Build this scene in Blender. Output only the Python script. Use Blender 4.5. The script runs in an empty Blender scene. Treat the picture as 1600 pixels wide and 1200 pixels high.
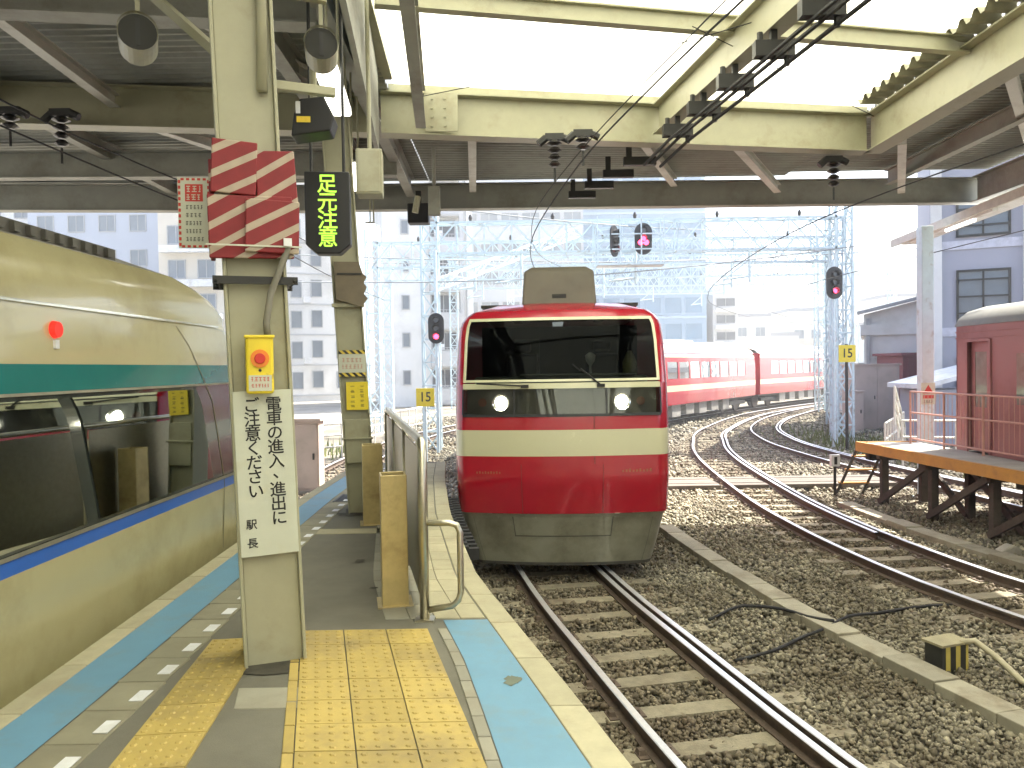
import bpy, math, random
import numpy as np
from mathutils import Vector, Matrix
random.seed(7); rng = np.random.default_rng(7)
R = math.radians
SC = bpy.context.scene
COL = SC.collection

# ------------------------------------------------------------------ camera, sky, sun, exposure
cd = bpy.data.cameras.new('camera'); cam = bpy.data.objects.new('camera', cd); COL.objects.link(cam)
cd.sensor_width = 36; cd.lens = 27.99; cd.clip_start = .05; cd.clip_end = 3000
cam.matrix_world = Matrix.Translation((0, 0, 2.65)) @ Matrix.Rotation(R(90 - 1.2), 4, 'X') @ Matrix.Rotation(R(-.9), 4, 'Z')
SC.camera = cam
TO_SUN = Vector((.60, .36, .95)).normalized()
w = bpy.data.worlds.new('World'); SC.world = w; w.use_nodes = True
nt = w.node_tree; bgn = nt.nodes['Background']
sky = nt.nodes.new('ShaderNodeTexSky'); sky.sky_type = 'NISHITA'; sky.sun_disc = False
sky.sun_elevation = math.asin(TO_SUN.z); sky.sun_rotation = math.atan2(TO_SUN.x, TO_SUN.y)
sky.air_density = 1.0; sky.dust_density = 4.0; sky.ozone_density = 1.0
nt.links.new(sky.outputs[0], bgn.inputs[0]); bgn.inputs[1].default_value = .15
sd = bpy.data.lights.new('sun', 'SUN'); sd.energy = 5.0; sd.angle = R(.53); sd.color = (1, .95, .86)
sun = bpy.data.objects.new('sun', sd); COL.objects.link(sun)
sun.rotation_euler = (-TO_SUN).to_track_quat('-Z', 'Y').to_euler(); sun.location = (20, -20, 40)
vs = SC.view_settings; vs.view_transform = 'Standard'; vs.look = 'None'; vs.gamma = 1; vs.exposure = 1.95; vs.use_curve_mapping = False
SC.cycles.max_bounces = 10; SC.cycles.diffuse_bounces = 5; SC.cycles.glossy_bounces = 4
SC.cycles.transmission_bounces = 6; SC.cycles.transparent_max_bounces = 12
SC.cycles.use_denoising = True; SC.cycles.sample_clamp_indirect = 6
SC.cycles.volume_bounces = 0

# ------------------------------------------------------------------ materials
MATS = {}
def M(name, col, rough=.6, metal=0., var=.18, scale=6., bump=0., bscale=60., dirt=None, dscale=1.3, dlo=.48, dhi=.7, island=0., spec=.5, coat=0., coord='world', objrand=0.):
    """procedural paint / stone / metal with fine grain and a worn, dirty layer"""
    if name in MATS: return MATS[name]
    m = bpy.data.materials.new(name); m.use_nodes = True; MATS[name] = m
    t = m.node_tree; b = t.nodes['Principled BSDF']; N = t.nodes.new; L = t.links.new
    b.inputs['Metallic'].default_value = metal; b.inputs['Specular IOR Level'].default_value = spec
    b.inputs['Coat Weight'].default_value = coat; b.inputs['Coat Roughness'].default_value = .05
    if coord == 'world': pos = N('ShaderNodeNewGeometry').outputs['Position']
    else: pos = N('ShaderNodeTexCoord').outputs['Object']
    n1 = N('ShaderNodeTexNoise'); n1.inputs['Scale'].default_value = scale; n1.inputs['Detail'].default_value = 6; n1.inputs['Roughness'].default_value = .65
    L(pos, n1.inputs['Vector'])
    mr = N('ShaderNodeMapRange'); mr.inputs[1].default_value = .25; mr.inputs[2].default_value = .75
    mr.inputs[3].default_value = 1 - var; mr.inputs[4].default_value = 1 + var; L(n1.outputs[0], mr.inputs[0])
    vm = N('ShaderNodeVectorMath'); vm.operation = 'SCALE'; vm.inputs[0].default_value = col; L(mr.outputs[0], vm.inputs['Scale'])
    out = vm.outputs[0]
    if island:
        gi = N('ShaderNodeNewGeometry'); mi = N('ShaderNodeMapRange'); mi.inputs[3].default_value = 1 - island; mi.inputs[4].default_value = 1 + island
        L(gi.outputs['Random Per Island'], mi.inputs[0]); v2 = N('ShaderNodeVectorMath'); v2.operation = 'SCALE'; L(out, v2.inputs[0]); L(mi.outputs[0], v2.inputs['Scale']); out = v2.outputs[0]
    if objrand:
        oi = N('ShaderNodeObjectInfo'); mo = N('ShaderNodeMapRange'); mo.inputs[3].default_value = 1 - objrand; mo.inputs[4].default_value = 1 + objrand
        L(oi.outputs['Random'], mo.inputs[0]); v3 = N('ShaderNodeVectorMath'); v3.operation = 'SCALE'; L(out, v3.inputs[0]); L(mo.outputs[0], v3.inputs['Scale']); out = v3.outputs[0]
    rg = N('ShaderNodeMapRange'); rg.inputs[3].default_value = max(.02, rough - .1 * min(1, rough * 2)); rg.inputs[4].default_value = min(1, rough + .12 * min(1, rough * 2)); L(n1.outputs[0], rg.inputs[0])
    L(rg.outputs[0], b.inputs['Roughness'])
    if dirt:
        n2 = N('ShaderNodeTexNoise'); n2.inputs['Scale'].default_value = dscale; n2.inputs['Detail'].default_value = 9; n2.inputs['Roughness'].default_value = .7; L(pos, n2.inputs['Vector'])
        r2 = N('ShaderNodeMapRange'); r2.inputs[1].default_value = dlo; r2.inputs[2].default_value = dhi; L(n2.outputs[0], r2.inputs[0])
        mx = N('ShaderNodeMix'); mx.data_type = 'RGBA'; L(r2.outputs[0], mx.inputs['Factor']); L(out, mx.inputs['A']); mx.inputs['B'].default_value = (*dirt, 1)
        out = mx.outputs['Result']
    L(out, b.inputs['Base Color'])
    if bump:
        n3 = N('ShaderNodeTexNoise'); n3.inputs['Scale'].default_value = bscale; n3.inputs['Detail'].default_value = 5; L(pos, n3.inputs['Vector'])
        bp = N('ShaderNodeBump'); bp.inputs['Strength'].default_value = bump; bp.inputs['Distance'].default_value = .02; L(n3.outputs[0], bp.inputs['Height']); L(bp.outputs[0], b.inputs['Normal'])
    return m
def EMIT(name, col, st):
    if name in MATS: return MATS[name]
    m = bpy.data.materials.new(name); m.use_nodes = True; MATS[name] = m
    b = m.node_tree.nodes['Principled BSDF']; b.inputs['Base Color'].default_value = (*col, 1)
    b.inputs['Emission Color'].default_value = (*col, 1); b.inputs['Emission Strength'].default_value = st
    return m
def GLASS(name, tint, refl=.08, rough=.02, ior=1.45):
    if name in MATS: return MATS[name]
    m = bpy.data.materials.new(name); m.use_nodes = True; MATS[name] = m
    t = m.node_tree; N = t.nodes.new; L = t.links.new; t.nodes.remove(t.nodes['Principled BSDF'])
    tr = N('ShaderNodeBsdfTransparent'); tr.inputs[0].default_value = (*tint, 1)
    gl = N('ShaderNodeBsdfGlossy'); gl.inputs['Roughness'].default_value = rough; gl.inputs[0].default_value = (.9, .95, .93, 1)
    fr = N('ShaderNodeFresnel'); fr.inputs[0].default_value = ior
    ma = N('ShaderNodeMath'); ma.operation = 'MULTIPLY_ADD'; L(fr.outputs[0], ma.inputs[0]); ma.inputs[1].default_value = .9; ma.inputs[2].default_value = refl - .04
    mx = N('ShaderNodeMixShader'); L(ma.outputs[0], mx.inputs[0]); L(tr.outputs[0], mx.inputs[1]); L(gl.outputs[0], mx.inputs[2])
    L(mx.outputs[0], t.nodes['Material Output'].inputs[0]); return m
def FRP(name, col):
    m = bpy.data.materials.new(name); m.use_nodes = True; MATS[name] = m
    t = m.node_tree; N = t.nodes.new; L = t.links.new; t.nodes.remove(t.nodes['Principled BSDF'])
    a = N('ShaderNodeBsdfTranslucent'); a.inputs[0].default_value = (*col, 1); d = N('ShaderNodeBsdfDiffuse'); d.inputs[0].default_value = (.55, .54, .45, 1)
    mx = N('ShaderNodeMixShader'); mx.inputs[0].default_value = .18; L(a.outputs[0], mx.inputs[1]); L(d.outputs[0], mx.inputs[2]); L(mx.outputs[0], t.nodes['Material Output'].inputs[0]); return m
def STRIPES(name, ca, cb, ax, period, duty=.5, rough=.6, coord='Object'):
    """flat printed diagonal stripes"""
    m = bpy.data.materials.new(name); m.use_nodes = True; MATS[name] = m
    t = m.node_tree; N = t.nodes.new; L = t.links.new; b = t.nodes['Principled BSDF']; b.inputs['Roughness'].default_value = rough
    tc = N('ShaderNodeTexCoord'); dp = N('ShaderNodeVectorMath'); dp.operation = 'DOT_PRODUCT'; L(tc.outputs[coord], dp.inputs[0]); dp.inputs[1].default_value = ax
    a = N('ShaderNodeMath'); a.operation = 'DIVIDE'; L(dp.outputs['Value'], a.inputs[0]); a.inputs[1].default_value = period
    fr = N('ShaderNodeMath'); fr.operation = 'FRACT'; L(a.outputs[0], fr.inputs[0])
    lt = N('ShaderNodeMath'); lt.operation = 'LESS_THAN'; L(fr.outputs[0], lt.inputs[0]); lt.inputs[1].default_value = duty
    no = N('ShaderNodeTexNoise'); no.inputs['Scale'].default_value = 14; no.inputs['Detail'].default_value = 6; L(tc.outputs['Object'], no.inputs['Vector'])
    mr = N('ShaderNodeMapRange'); mr.inputs[3].default_value = .72; mr.inputs[4].default_value = 1.2; L(no.outputs[0], mr.inputs[0])
    mx = N('ShaderNodeMix'); mx.data_type = 'RGBA'; L(lt.outputs[0], mx.inputs['Factor']); mx.inputs['A'].default_value = (*ca, 1); mx.inputs['B'].default_value = (*cb, 1)
    v = N('ShaderNodeVectorMath'); v.operation = 'SCALE'; L(mx.outputs['Result'], v.inputs[0]); L(mr.outputs[0], v.inputs['Scale']); L(v.outputs[0], b.inputs['Base Color'])
    return m

cream_paint = M('cream_paint', (.345, .335, .228), .45, var=.07, dirt=(.22, .19, .11), dscale=2.2, dlo=.52, dhi=.8)
grey_paint = M('grey_roof_paint', (.31, .315, .275), .6, var=.1, dirt=(.2, .19, .15), dscale=1.1)
roof_sheet_m = M('roof_sheet_metal', (.29, .30, .265), .55, var=.12, dirt=(.19, .185, .155), dscale=.8)
dark_metal = M('dark_metal', (.03, .03, .028), .5, .3, var=.25)
black_rubber = M('black_rubber', (.018, .018, .018), .75, var=.3)
stainless = M('stainless', (.55, .52, .42), .3, 1., var=.12, scale=14, dirt=(.38, .34, .24), dscale=5, dlo=.5, dhi=.75)
white_paint = M('white_paint', (.72, .73, .74), .5, var=.06, dirt=(.5, .49, .45), dscale=2)
pale_blue_steel = M('pale_blue_steel', (.55, .66, .70), .5, .1, var=.1, dirt=(.36, .36, .33), dscale=4, dlo=.55)
rust = M('rail_rust', (.10, .072, .052), .8, .1, var=.35, scale=18, bump=.2)
rail_top = M('rail_polished', (.72, .73, .75), .38, .65, var=.1, scale=30)
black_plate = M('black_plate', (.015, .015, .017), .45, var=.2)
yellow_paint = M('yellow_paint', (.74, .58, .03), .45, var=.1, dirt=(.35, .24, .05), dscale=9, dlo=.6)
red_plastic = M('red_plastic', (.55, .03, .02), .35, var=.08)
white_board = M('white_board', (.52, .54, .44), .4, var=.04, dirt=(.5, .5, .38), dscale=5, dlo=.6)
ink = M('black_ink', (.015, .015, .015), .6, var=.1)
red_ink = M('red_ink', (.5, .04, .03), .6, var=.1)
wood_dark = M('weathered_timber', (.065, .05, .038), .85, var=.4, scale=9, bump=.3)
conc = M('concrete', (.34, .32, .27), .85, var=.14, scale=9, bump=.15, dirt=(.2, .18, .13), dscale=1.6)

# ------------------------------------------------------------------ mesh helpers
class MB:
    def __init__(s): s.v = []; s.f = []; s.mi = []
    def add(s, vs, fs, mi=0):
        o = len(s.v); s.v += [tuple(p) for p in vs]; s.f += [tuple(i + o for i in q) for q in fs]; s.mi += [mi] * len(fs); return s
    def obox(s, c, ax, h, mi=0, taper=1.):
        c = Vector(c); ax = [Vector(a) for a in ax]; vs = []
        for k in (-1, 1):
            tt = taper if k == 1 else 1
            for i, j in ((-1, -1), (1, -1), (1, 1), (-1, 1)):
                vs.append(c + ax[0] * (i * h[0] * tt) + ax[1] * (j * h[1] * tt) + ax[2] * (k * h[2]))
        return s.add(vs, [(3, 2, 1, 0), (4, 5, 6, 7), (0, 1, 5, 4), (1, 2, 6, 5), (2, 3, 7, 6), (3, 0, 4, 7)], mi)
    def box(s, x0, x1, y0, y1, z0, z1, mi=0, taper=1.):
        return s.obox(((x0 + x1) / 2, (y0 + y1) / 2, (z0 + z1) / 2), ((1, 0, 0), (0, 1, 0), (0, 0, 1)), (abs(x1 - x0) / 2, abs(y1 - y0) / 2, abs(z1 - z0) / 2), mi, taper)
    def beam(s, p0, p1, w, h, mi=0, up=(0, 0, 1), ext=0.):
        p0 = Vector(p0); p1 = Vector(p1); d = (p1 - p0); l = d.length; d.normalize(); up = Vector(up)
        if abs(d.dot(up)) > .98: up = Vector((0, 1, 0)) if abs(d.y) < .9 else Vector((1, 0, 0))
        x = d.cross(up).normalized(); u = x.cross(d).normalized()
        return s.obox((p0 + p1) / 2, (x, d, u), (w / 2, l / 2 + ext, h / 2), mi)
    def ibeam(s, p0, p1, depth, fw, t=.02, mi=0):
        """p0, p1 at the underside"""
        p0 = Vector(p0); p1 = Vector(p1); z = Vector((0, 0, 1))
        s.beam(p0 + z * t / 2, p1 + z * t / 2, fw, t, mi); s.beam(p0 + z * (depth - t / 2), p1 + z * (depth - t / 2), fw, t, mi)
        s.beam(p0 + z * depth / 2, p1 + z * depth / 2, t * .8, depth - 2 * t, mi); return s
    def tube(s, pts, r, n=8, mi=0, cap=True):
        pts = [Vector(p) for p in pts]; rs = r if isinstance(r, (list, tuple)) else [r] * len(pts); rings = []; prev = None
        for i, p in enumerate(pts):
            d = (pts[min(i + 1, len(pts) - 1)] - pts[max(i - 1, 0)]).normalized()
            a = prev if prev is not None else (Vector((0, 0, 1)) if abs(d.z) < .9 else Vector((1, 0, 0)))
            x = (a - d * a.dot(d)).normalized(); prev = x; y = d.cross(x)
            rings.append([p + (x * math.cos(2 * math.pi * k / n) + y * math.sin(2 * math.pi * k / n)) * rs[i] for k in range(n)])
        vs = [q for g in rings for q in g]; fs = []
        for i in range(len(pts) - 1):
            for k in range(n): fs.append((i * n + k, i * n + (k + 1) % n, (i + 1) * n + (k + 1) % n, (i + 1) * n + k))
        if cap: fs += [tuple(range(n - 1, -1, -1)), tuple((len(pts) - 1) * n + k for k in range(n))]
        return s.add(vs, fs, mi)
    def prism(s, poly, p0, ux, uy, d, mi=0):
        """2-D polygon in the plane (ux,uy) at p0, extruded by vector d"""
        p0 = Vector(p0); ux = Vector(ux); uy = Vector(uy); d = Vector(d); n = len(poly)
        a = [p0 + ux * x + uy * y for x, y in poly]; vs = a + [q + d for q in a]
        fs = [tuple(range(n - 1, -1, -1)), tuple(range(n, 2 * n))] + [(i, (i + 1) % n, n + (i + 1) % n, n + i) for i in range(n)]
        return s.add(vs, fs, mi)
    def grid(s, rows, mi=0):
        n = len(rows[0]); vs = [p for r in rows for p in r]
        return s.add(vs, [(i * n + k, i * n + k + 1, (i + 1) * n + k + 1, (i + 1) * n + k) for i in range(len(rows) - 1) for k in range(n - 1)], mi)
    def mesh(s, name, mats, smooth=False):
        me = bpy.data.meshes.new(name); me.from_pydata([tuple(v) for v in s.v], [], s.f)
        for m in (mats if isinstance(mats, (list, tuple)) else [mats]): me.materials.append(m)
        if any(s.mi): me.polygons.foreach_set('material_index', s.mi)
        if smooth: me.polygons.foreach_set('use_smooth', [True] * len(me.polygons))
        me.update(); return me
    def build(s, name, mats, parent=None, smooth=False, bevel=0., world=False, label=None):
        if world and parent is not None:
            o3 = parent.location
            if parent.parent is not None: o3 = o3 + parent.parent.location
            s.v = [(p[0] - o3[0], p[1] - o3[1], p[2] - o3[2]) for p in s.v]
        o = link(name, s.mesh(name, mats, smooth), parent)
        if bevel:
            bm = o.modifiers.new('bevel', 'BEVEL'); bm.width = bevel; bm.segments = 2; bm.limit_method = 'ANGLE'; bm.angle_limit = R(35)
        if smooth:
            pass
        if label: o['label'] = label
        return o
def link(name, me, parent=None):
    o = bpy.data.objects.new(name, me); COL.objects.link(o)
    if parent is not None: o.parent = parent
    return o
def tag(o, label, cat, group=None):
    o['label'] = label; o['category'] = cat
    if group: o['group'] = group
    return o
def thing(name, label, cat, loc=(0, 0, 0), rz=0., group=None):
    o = bpy.data.objects.new(name, None); COL.objects.link(o); o.location = loc; o.rotation_euler = (0, 0, rz); o.empty_display_size = .2
    return tag(o, label, cat, group)
def struct(o): o['kind'] = 'structure'; return o
def stuff(o): o['kind'] = 'stuff'; return o
def copy_tree(o, parent=None):
    c = o.copy(); COL.objects.link(c); c.parent = parent
    for ch in list(o.children): copy_tree(ch, c)
    return c
def smooth_by_angle(o, ang=35):
    me = o.data; me.polygons.foreach_set('use_smooth', [True] * len(me.polygons))
    try: me.set_sharp_from_angle(angle=R(ang))
    except Exception: pass
    return o
FONT_CACHE = {}
def text_mesh(ch, size, m, extrude=.0006, name='lettering'):
    key = (ch, size, m.name)
    if key in FONT_CACHE: return FONT_CACHE[key]
    cu = bpy.data.curves.new('tmp', 'FONT'); cu.body = ch; cu.size = size; cu.extrude = extrude; cu.align_x = 'CENTER'; cu.align_y = 'CENTER'; cu.resolution_u = 3; cu.offset = size * .012
    ob = bpy.data.objects.new('tmp', cu); COL.objects.link(ob)
    bpy.context.view_layer.update()
    dg = bpy.context.evaluated_depsgraph_get(); me = bpy.data.meshes.new_from_object(ob.evaluated_get(dg)); me.name = name
    me.materials.clear(); me.materials.append(m)
    bpy.data.objects.remove(ob); FONT_CACHE[key] = me; return me
def text(ch, size, m, parent, loc, rot=(math.pi / 2, 0, 0), name='character', sx=1.):
    o = link(name, text_mesh(ch, size, m), parent); o.location = loc; o.rotation_euler = rot; o.scale = (sx, 1, 1); return o
def scribble(parent, x0, x1, z, h, y, m, seed=0, vertical=False, name='illegible_print'):
    """a line of print too small to read: short dabs"""
    rr = random.Random(seed); b_ = MB(); a = x0
    while a < x1 - h * .3:
        w_ = h * rr.uniform(.5, .9); e = min(a + w_, x1)
        for k in range(3):
            zz = z + h * (-.4 + .4 * k); q0 = a + rr.uniform(0, .25) * w_; q1 = e - rr.uniform(0, .25) * w_
            if vertical: b_.box(z - h * .4 + rr.uniform(0, .2) * h, z + h * .4 - rr.uniform(0, .2) * h, y - .0008, y, q0 + (q1 - q0) * (k / 3), q0 + (q1 - q0) * (k / 3 + .2))
            else: b_.box(q0, q1, y - .0008, y, zz - h * .07, zz + h * .07)
        if not vertical: m_x = (a + e) / 2; b_.box(m_x - h * .05, m_x + h * .05, y - .0008, y, z - h * .45, z + h * .45)
        a = e + h * .18
    return b_.build(name, m, parent)
def catmull(pts, step=.5):
    pts = [np.array(p, float) for p in pts]; P = [2 * pts[0] - pts[1]] + pts + [2 * pts[-1] - pts[-2]]; out = []
    for i in range(1, len(P) - 2):
        n = max(2, int(np.linalg.norm(P[i + 1] - P[i]) / step))
        for k in range(n):
            t = k / n
            out.append(.5 * ((2 * P[i]) + (-P[i - 1] + P[i + 1]) * t + (2 * P[i - 1] - 5 * P[i] + 4 * P[i + 1] - P[i + 2]) * t * t + (-P[i - 1] + 3 * P[i] - 3 * P[i + 1] + P[i + 2]) * t ** 3))
    out.append(pts[-1]); return out
def resample(pts, step):
    out = [pts[0]]; acc = 0
    for a, b in zip(pts[:-1], pts[1:]):
        l = np.linalg.norm(b - a); t = step - acc
        while t <= l: out.append(a + (b - a) * (t / l)); t += step
        acc = l - (t - step)
    return out
def normals2(pts):
    out = []
    for i in range(len(pts)):
        d = pts[min(i + 1, len(pts) - 1)] - pts[max(i - 1, 0)]; d = d / np.linalg.norm(d); out.append(np.array((d[1], -d[0])))   # points right
    return out
def interp(tab, x):
    return float(np.interp(x, [a for a, _ in tab], [b for _, b in tab]))

# ------------------------------------------------------------------ the ground
gm = M('yard_ground', (.30, .28, .24), .95, var=.25, scale=1.2, dirt=(.16, .14, .10), dscale=.35)
struct(MB().add([(-900, -250, -.3), (900, -250, -.3), (900, 1500, -.3), (-900, 1500, -.3)], [(0, 1, 2, 3)]).build('ground', gm))
bed_m = M('ballast_soil', (.13, .115, .08), .95, var=.45, scale=26, bump=.8, bscale=45, dirt=(.22, .195, .15), dscale=.5, dlo=.4, dhi=.62)
rows = []
for i in range(0, 140):
    y = -10 + i * .6; rows.append([(-9 + k * .6, y, -.205 + .02 * math.sin(k * 1.3 + i * .7) + random.uniform(-.012, .012)) for k in range(0, 80)])
struct(MB().grid(rows).build('ballast_bed', bed_m, smooth=True))

# ------------------------------------------------------------------ tracks
TA = [(5.2, -8), (4.1, -4), (2.95, 0), (2.25, 3), (1.67, 5.15), (1.18, 7.45), (.78, 9.5), (.45, 12), (.35, 15), (.6, 19), (1.3, 24), (3.1, 30.5), (7.2, 38.5), (13.1, 46.7), (25, 61.5), (36, 74)]
TB = [(10.5, -6), (8.7, -1), (7.3, 3), (6.3, 6.5), (5.62, 8.9), (5.33, 10.5), (5.17, 13), (5.25, 16.3), (5.85, 22.5), (6.75, 27.2), (8.4, 32.7), (13.3, 42.8), (21.2, 53), (32, 65)]
TC = [(10.3, -6), (10.15, 2), (9.95, 9), (9.7, 15), (9.3, 19), (9.1, 23), (9.35, 27.8), (10.8, 33.9), (14.6, 41.8), (21.9, 52.4), (31, 63)]
TL = [(-4.0, -8), (-4.02, 2), (-4.05, 8), (-4.4, 13), (-4.6, 20), (-4.4, 26), (-3.4, 33), (-.5, 41), (5, 49.5), (14, 58.5)]
sl_mesh = MB().box(-1.02, 1.02, -.105, .105, -.25, -.128).box(-.70, -.40, -.085, .085, -.128, -.118, 1).box(.40, .70, -.085, .085, -.128, -.118, 1)
for sx in (-1, 1):
    for k in (-1, 1): sl_mesh.box(sx * .566 + k * .10 - .03, sx * .566 + k * .10 + .03, -.04, .04, -.118, -.085, 1, .7)
sleeper_conc = sl_mesh.mesh('sleeper', [M('sleeper_concrete', (.25, .222, .155), .9, objrand=.12, var=.3, scale=11, bump=.25, dirt=(.14, .11, .07), dscale=3), rust])
sleeper_wood = sl_mesh.mesh('sleeper', [M('sleeper_timber', (.17, .145, .11), .9, objrand=.12, var=.4, scale=8, bump=.35, dirt=(.10, .07, .05), dscale=3), rust])
RP = [(-.062, -.128), (.062, -.128), (.062, -.116), (.012, -.105), (.010, -.042), (.033, -.034), (.033, -.006), (.026, 0), (-.026, 0), (-.033, -.006), (-.033, -.034), (-.010, -.042), (-.012, -.105), (-.062, -.116)]
def rail(parent, pts, off, name='rail', dz=0.):
    nn = normals2(pts); b = MB(); n = len(RP)
    for p, q in zip(pts, nn):
        for (a, z) in RP: c = p + q * (off + a); b.v.append((c[0], c[1], z + dz))
    for i in range(len(pts) - 1):
        for k in range(n):
            b.f.append((i * n + k, i * n + (k + 1) % n, (i + 1) * n + (k + 1) % n, (i + 1) * n + k)); b.mi.append(1 if k in (6, 7, 8) else 0)
    return b.build(name, [rust, rail_top], parent)
SLEEPERS = []
def track(pts, label, ysl, check=None, mesh=sleeper_conc, group=None):
    t = thing('railway_track', label, 'track'); P = catmull(pts, .6)
    rail(t, P, -.566); rail(t, P, .566)
    if check: rail(t, [p for p in P if check[0] < p[1] < check[1]], check[2], 'check_rail')
    S = resample(P, .62); NS = normals2(S); k = 0
    for p, n in zip(S, NS):
        if not ysl[0] < p[1] < ysl[1]: continue
        o = link('sleeper', mesh, t); o.location = (p[0], p[1], random.uniform(-.006, .004)); o.rotation_euler = (0, 0, math.atan2(n[1], n[0]) + random.uniform(-.02, .02)); SLEEPERS.append((p, n)); k += 1
    return t
track(TA, 'track the red train stands on, beside the platform edge', (2.5, 34), (4, 12, .566 - .12))
track(TB, 'middle curved track with shiny rails, between the two grey cable troughs', (4, 46), (12, 44, .566 - .13))
track(TC, 'inner curved track running towards the raised timber deck', (9, 44), (14, 40, .566 - .13), sleeper_wood)
track(TL, 'track under the cream and teal train at the left', (-2, 40), None, sleeper_wood)

# ballast stones: nobody could count them
def edgeR(y): return interp([(-4, 2.2), (0, 1.15), (3.04, .41), (3.62, .27), (4.49, .05), (5.9, -.31), (8.56, -.72), (11.2, -1.0), (13.2, -1.15)], y)
def edgeL(y): return interp([(-4, -2.28), (3.6, -2.36), (5, -2.41), (7, -2.48), (9.8, -2.56), (13.2, -2.55)], y)
def scatter():
    xs = []; ys = []; ss = []
    for (y0, y1, x0, x1, den, sz) in ((3.5, 7, .0, 6.5, 1500, .017), (7, 11, -.8, 8.5, 1000, .0185), (11, 17, -1.2, 12, 480, .022), (17, 28, -5, 15, 120, .033), (28, 46, -5, 20, 30, .05)):
        n = int((y1 - y0) * (x1 - x0) * den); x = rng.uniform(x0, x1, n); y = rng.uniform(y0, y1, n)
        keep = x > np.interp(y, [3.04, 5.9, 8.56, 13.2, 13.3], [.5, -.22, -.6, -1.0, -9])
        keep &= ~((y > 9) & (x / np.maximum(y, 1) > .72))
        xs.append(x[keep]); ys.append(y[keep]); ss.append(rng.uniform(.6, 1.5, keep.sum()) * sz)
    x = np.concatenate(xs); y = np.concatenate(ys); s = np.concatenate(ss)
    # fewer stones on the sleepers between the rails of the front track
    keep = np.ones(len(x), bool)
    for p, n in SLEEPERS:
        if p[1] > 16: continue
        dx = x - p[0]; dy = y - p[1]; a = dx * n[0] + dy * n[1]; b = -dx * n[1] + dy * n[0]
        inside = (abs(a) < .50) & (abs(b) < .10); keep &= ~(inside & (rng.random(len(x)) < .93))
        keep &= ~((abs(abs(a) - .566) < .05) & (abs(b) < .4))
    x, y, s = x[keep], y[keep], s[keep]
    near = np.zeros(len(x), bool)
    for pts in (TA, TB, TC, TL):
        P = np.array(catmull(pts, .6)); cx = np.interp(y, P[:, 1], P[:, 0]); near |= (abs(x - cx) + rng.normal(0, .18, len(x))) < .85
    for rusty in (False, True):
        q_ = near == rusty; stones(x[q_], y[q_], s[q_] * rng.choice([.7, 1., 1.35], q_.sum(), p=[.3, .5, .2]), rusty)
    return len(x)
def stones(x, y, s, rusty):
    n = len(x)
    base = np.array([(-1, -1, -1), (1, -1, -1), (1, 1, -1), (-1, 1, -1), (-1, -1, 1), (1, -1, 1), (1, 1, 1), (-1, 1, 1)], float) * .8
    V = base[None] * rng.uniform(.45, 1.15, (n, 8, 3)) * s[:, None, None] * rng.uniform(.65, 1.25, (n, 1, 3))
    q = rng.normal(size=(n, 4)); q /= np.linalg.norm(q, axis=1)[:, None]; w_, a, b, c = q.T
    Rm = np.stack([np.stack([1 - 2 * (b * b + c * c), 2 * (a * b - c * w_), 2 * (a * c + b * w_)], -1), np.stack([2 * (a * b + c * w_), 1 - 2 * (a * a + c * c), 2 * (b * c - a * w_)], -1), np.stack([2 * (a * c - b * w_), 2 * (b * c + a * w_), 1 - 2 * (a * a + b * b)], -1)], 1)
    V = np.einsum('nij,nkj->nki', Rm, V)
    z = -.165 + s * .35 + .045 * (rng.random(n) - .4)
    V += np.stack([x, y, z], -1)[:, None, :]
    F = np.array([(3, 2, 1, 0), (4, 5, 6, 7), (0, 1, 5, 4), (1, 2, 6, 5), (2, 3, 7, 6), (3, 0, 4, 7)])
    FF = (np.arange(n) * 8)[:, None, None] + F[None]
    me = bpy.data.meshes.new('ballast_stones'); me.vertices.add(n * 8); me.vertices.foreach_set('co', V.ravel())
    me.loops.add(n * 24); me.loops.foreach_set('vertex_index', FF.ravel().astype(np.int32)); me.polygons.add(n * 6); me.polygons.foreach_set('loop_start', np.arange(0, n * 24, 4, dtype=np.int32))
    me.update(calc_edges=True); me.validate()
    if rusty: me.materials.append(M('ballast_stone_rusty', (.175, .148, .10), .9, var=.3, scale=30, island=.5, dirt=(.105, .078, .05), dscale=.9, dlo=.46, dhi=.66))
    else: me.materials.append(M('ballast_stone', (.255, .232, .168), .9, var=.25, scale=30, island=.6, dirt=(.12, .098, .062), dscale=.45, dlo=.44, dhi=.62))
    o = stuff(link('ballast_stones', me)); tag(o, 'rust-brown ballast stones between and beside the rails' if rusty else 'tan and grey crushed stone ballast away from the rails', 'ballast')
NST = scatter(); print('stones', NST)

# ------------------------------------------------------------------ platform
PZ = 1.10
asph = M('platform_asphalt', (.145, .138, .105), .8, var=.14, scale=5, bump=.12, bscale=160, dirt=(.095, .088, .064), dscale=1.2, dlo=.45, dhi=.75)
ys = [-4, -2, 0, 1.5, 3.04, 3.62, 4.49, 5.2, 5.9, 7.2, 8.56, 9.8, 11.2, 13.2]
b = MB(); n = len(ys)
top = [(edgeL(y), y, PZ) for y in ys] + [(edgeR(y), y, PZ) for y in reversed(ys)]
bot = [(p[0], p[1], -.4) for p in top]; m_ = len(top); b.v = top + bot
b.f = [(i, m_ - 1 - i, m_ - 2 - i, i + 1) for i in range(n - 1)] + [(i, (i + 1) % m_, m_ + (i + 1) % m_, m_ + i) for i in range(m_)]
b.mi = [0] * (n - 1) + [1] * m_
b.f = [tuple(reversed(q)) if i < n - 1 else q for i, q in enumerate(b.f)]
plat = struct(b.build('platform', [asph, conc]))
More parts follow.
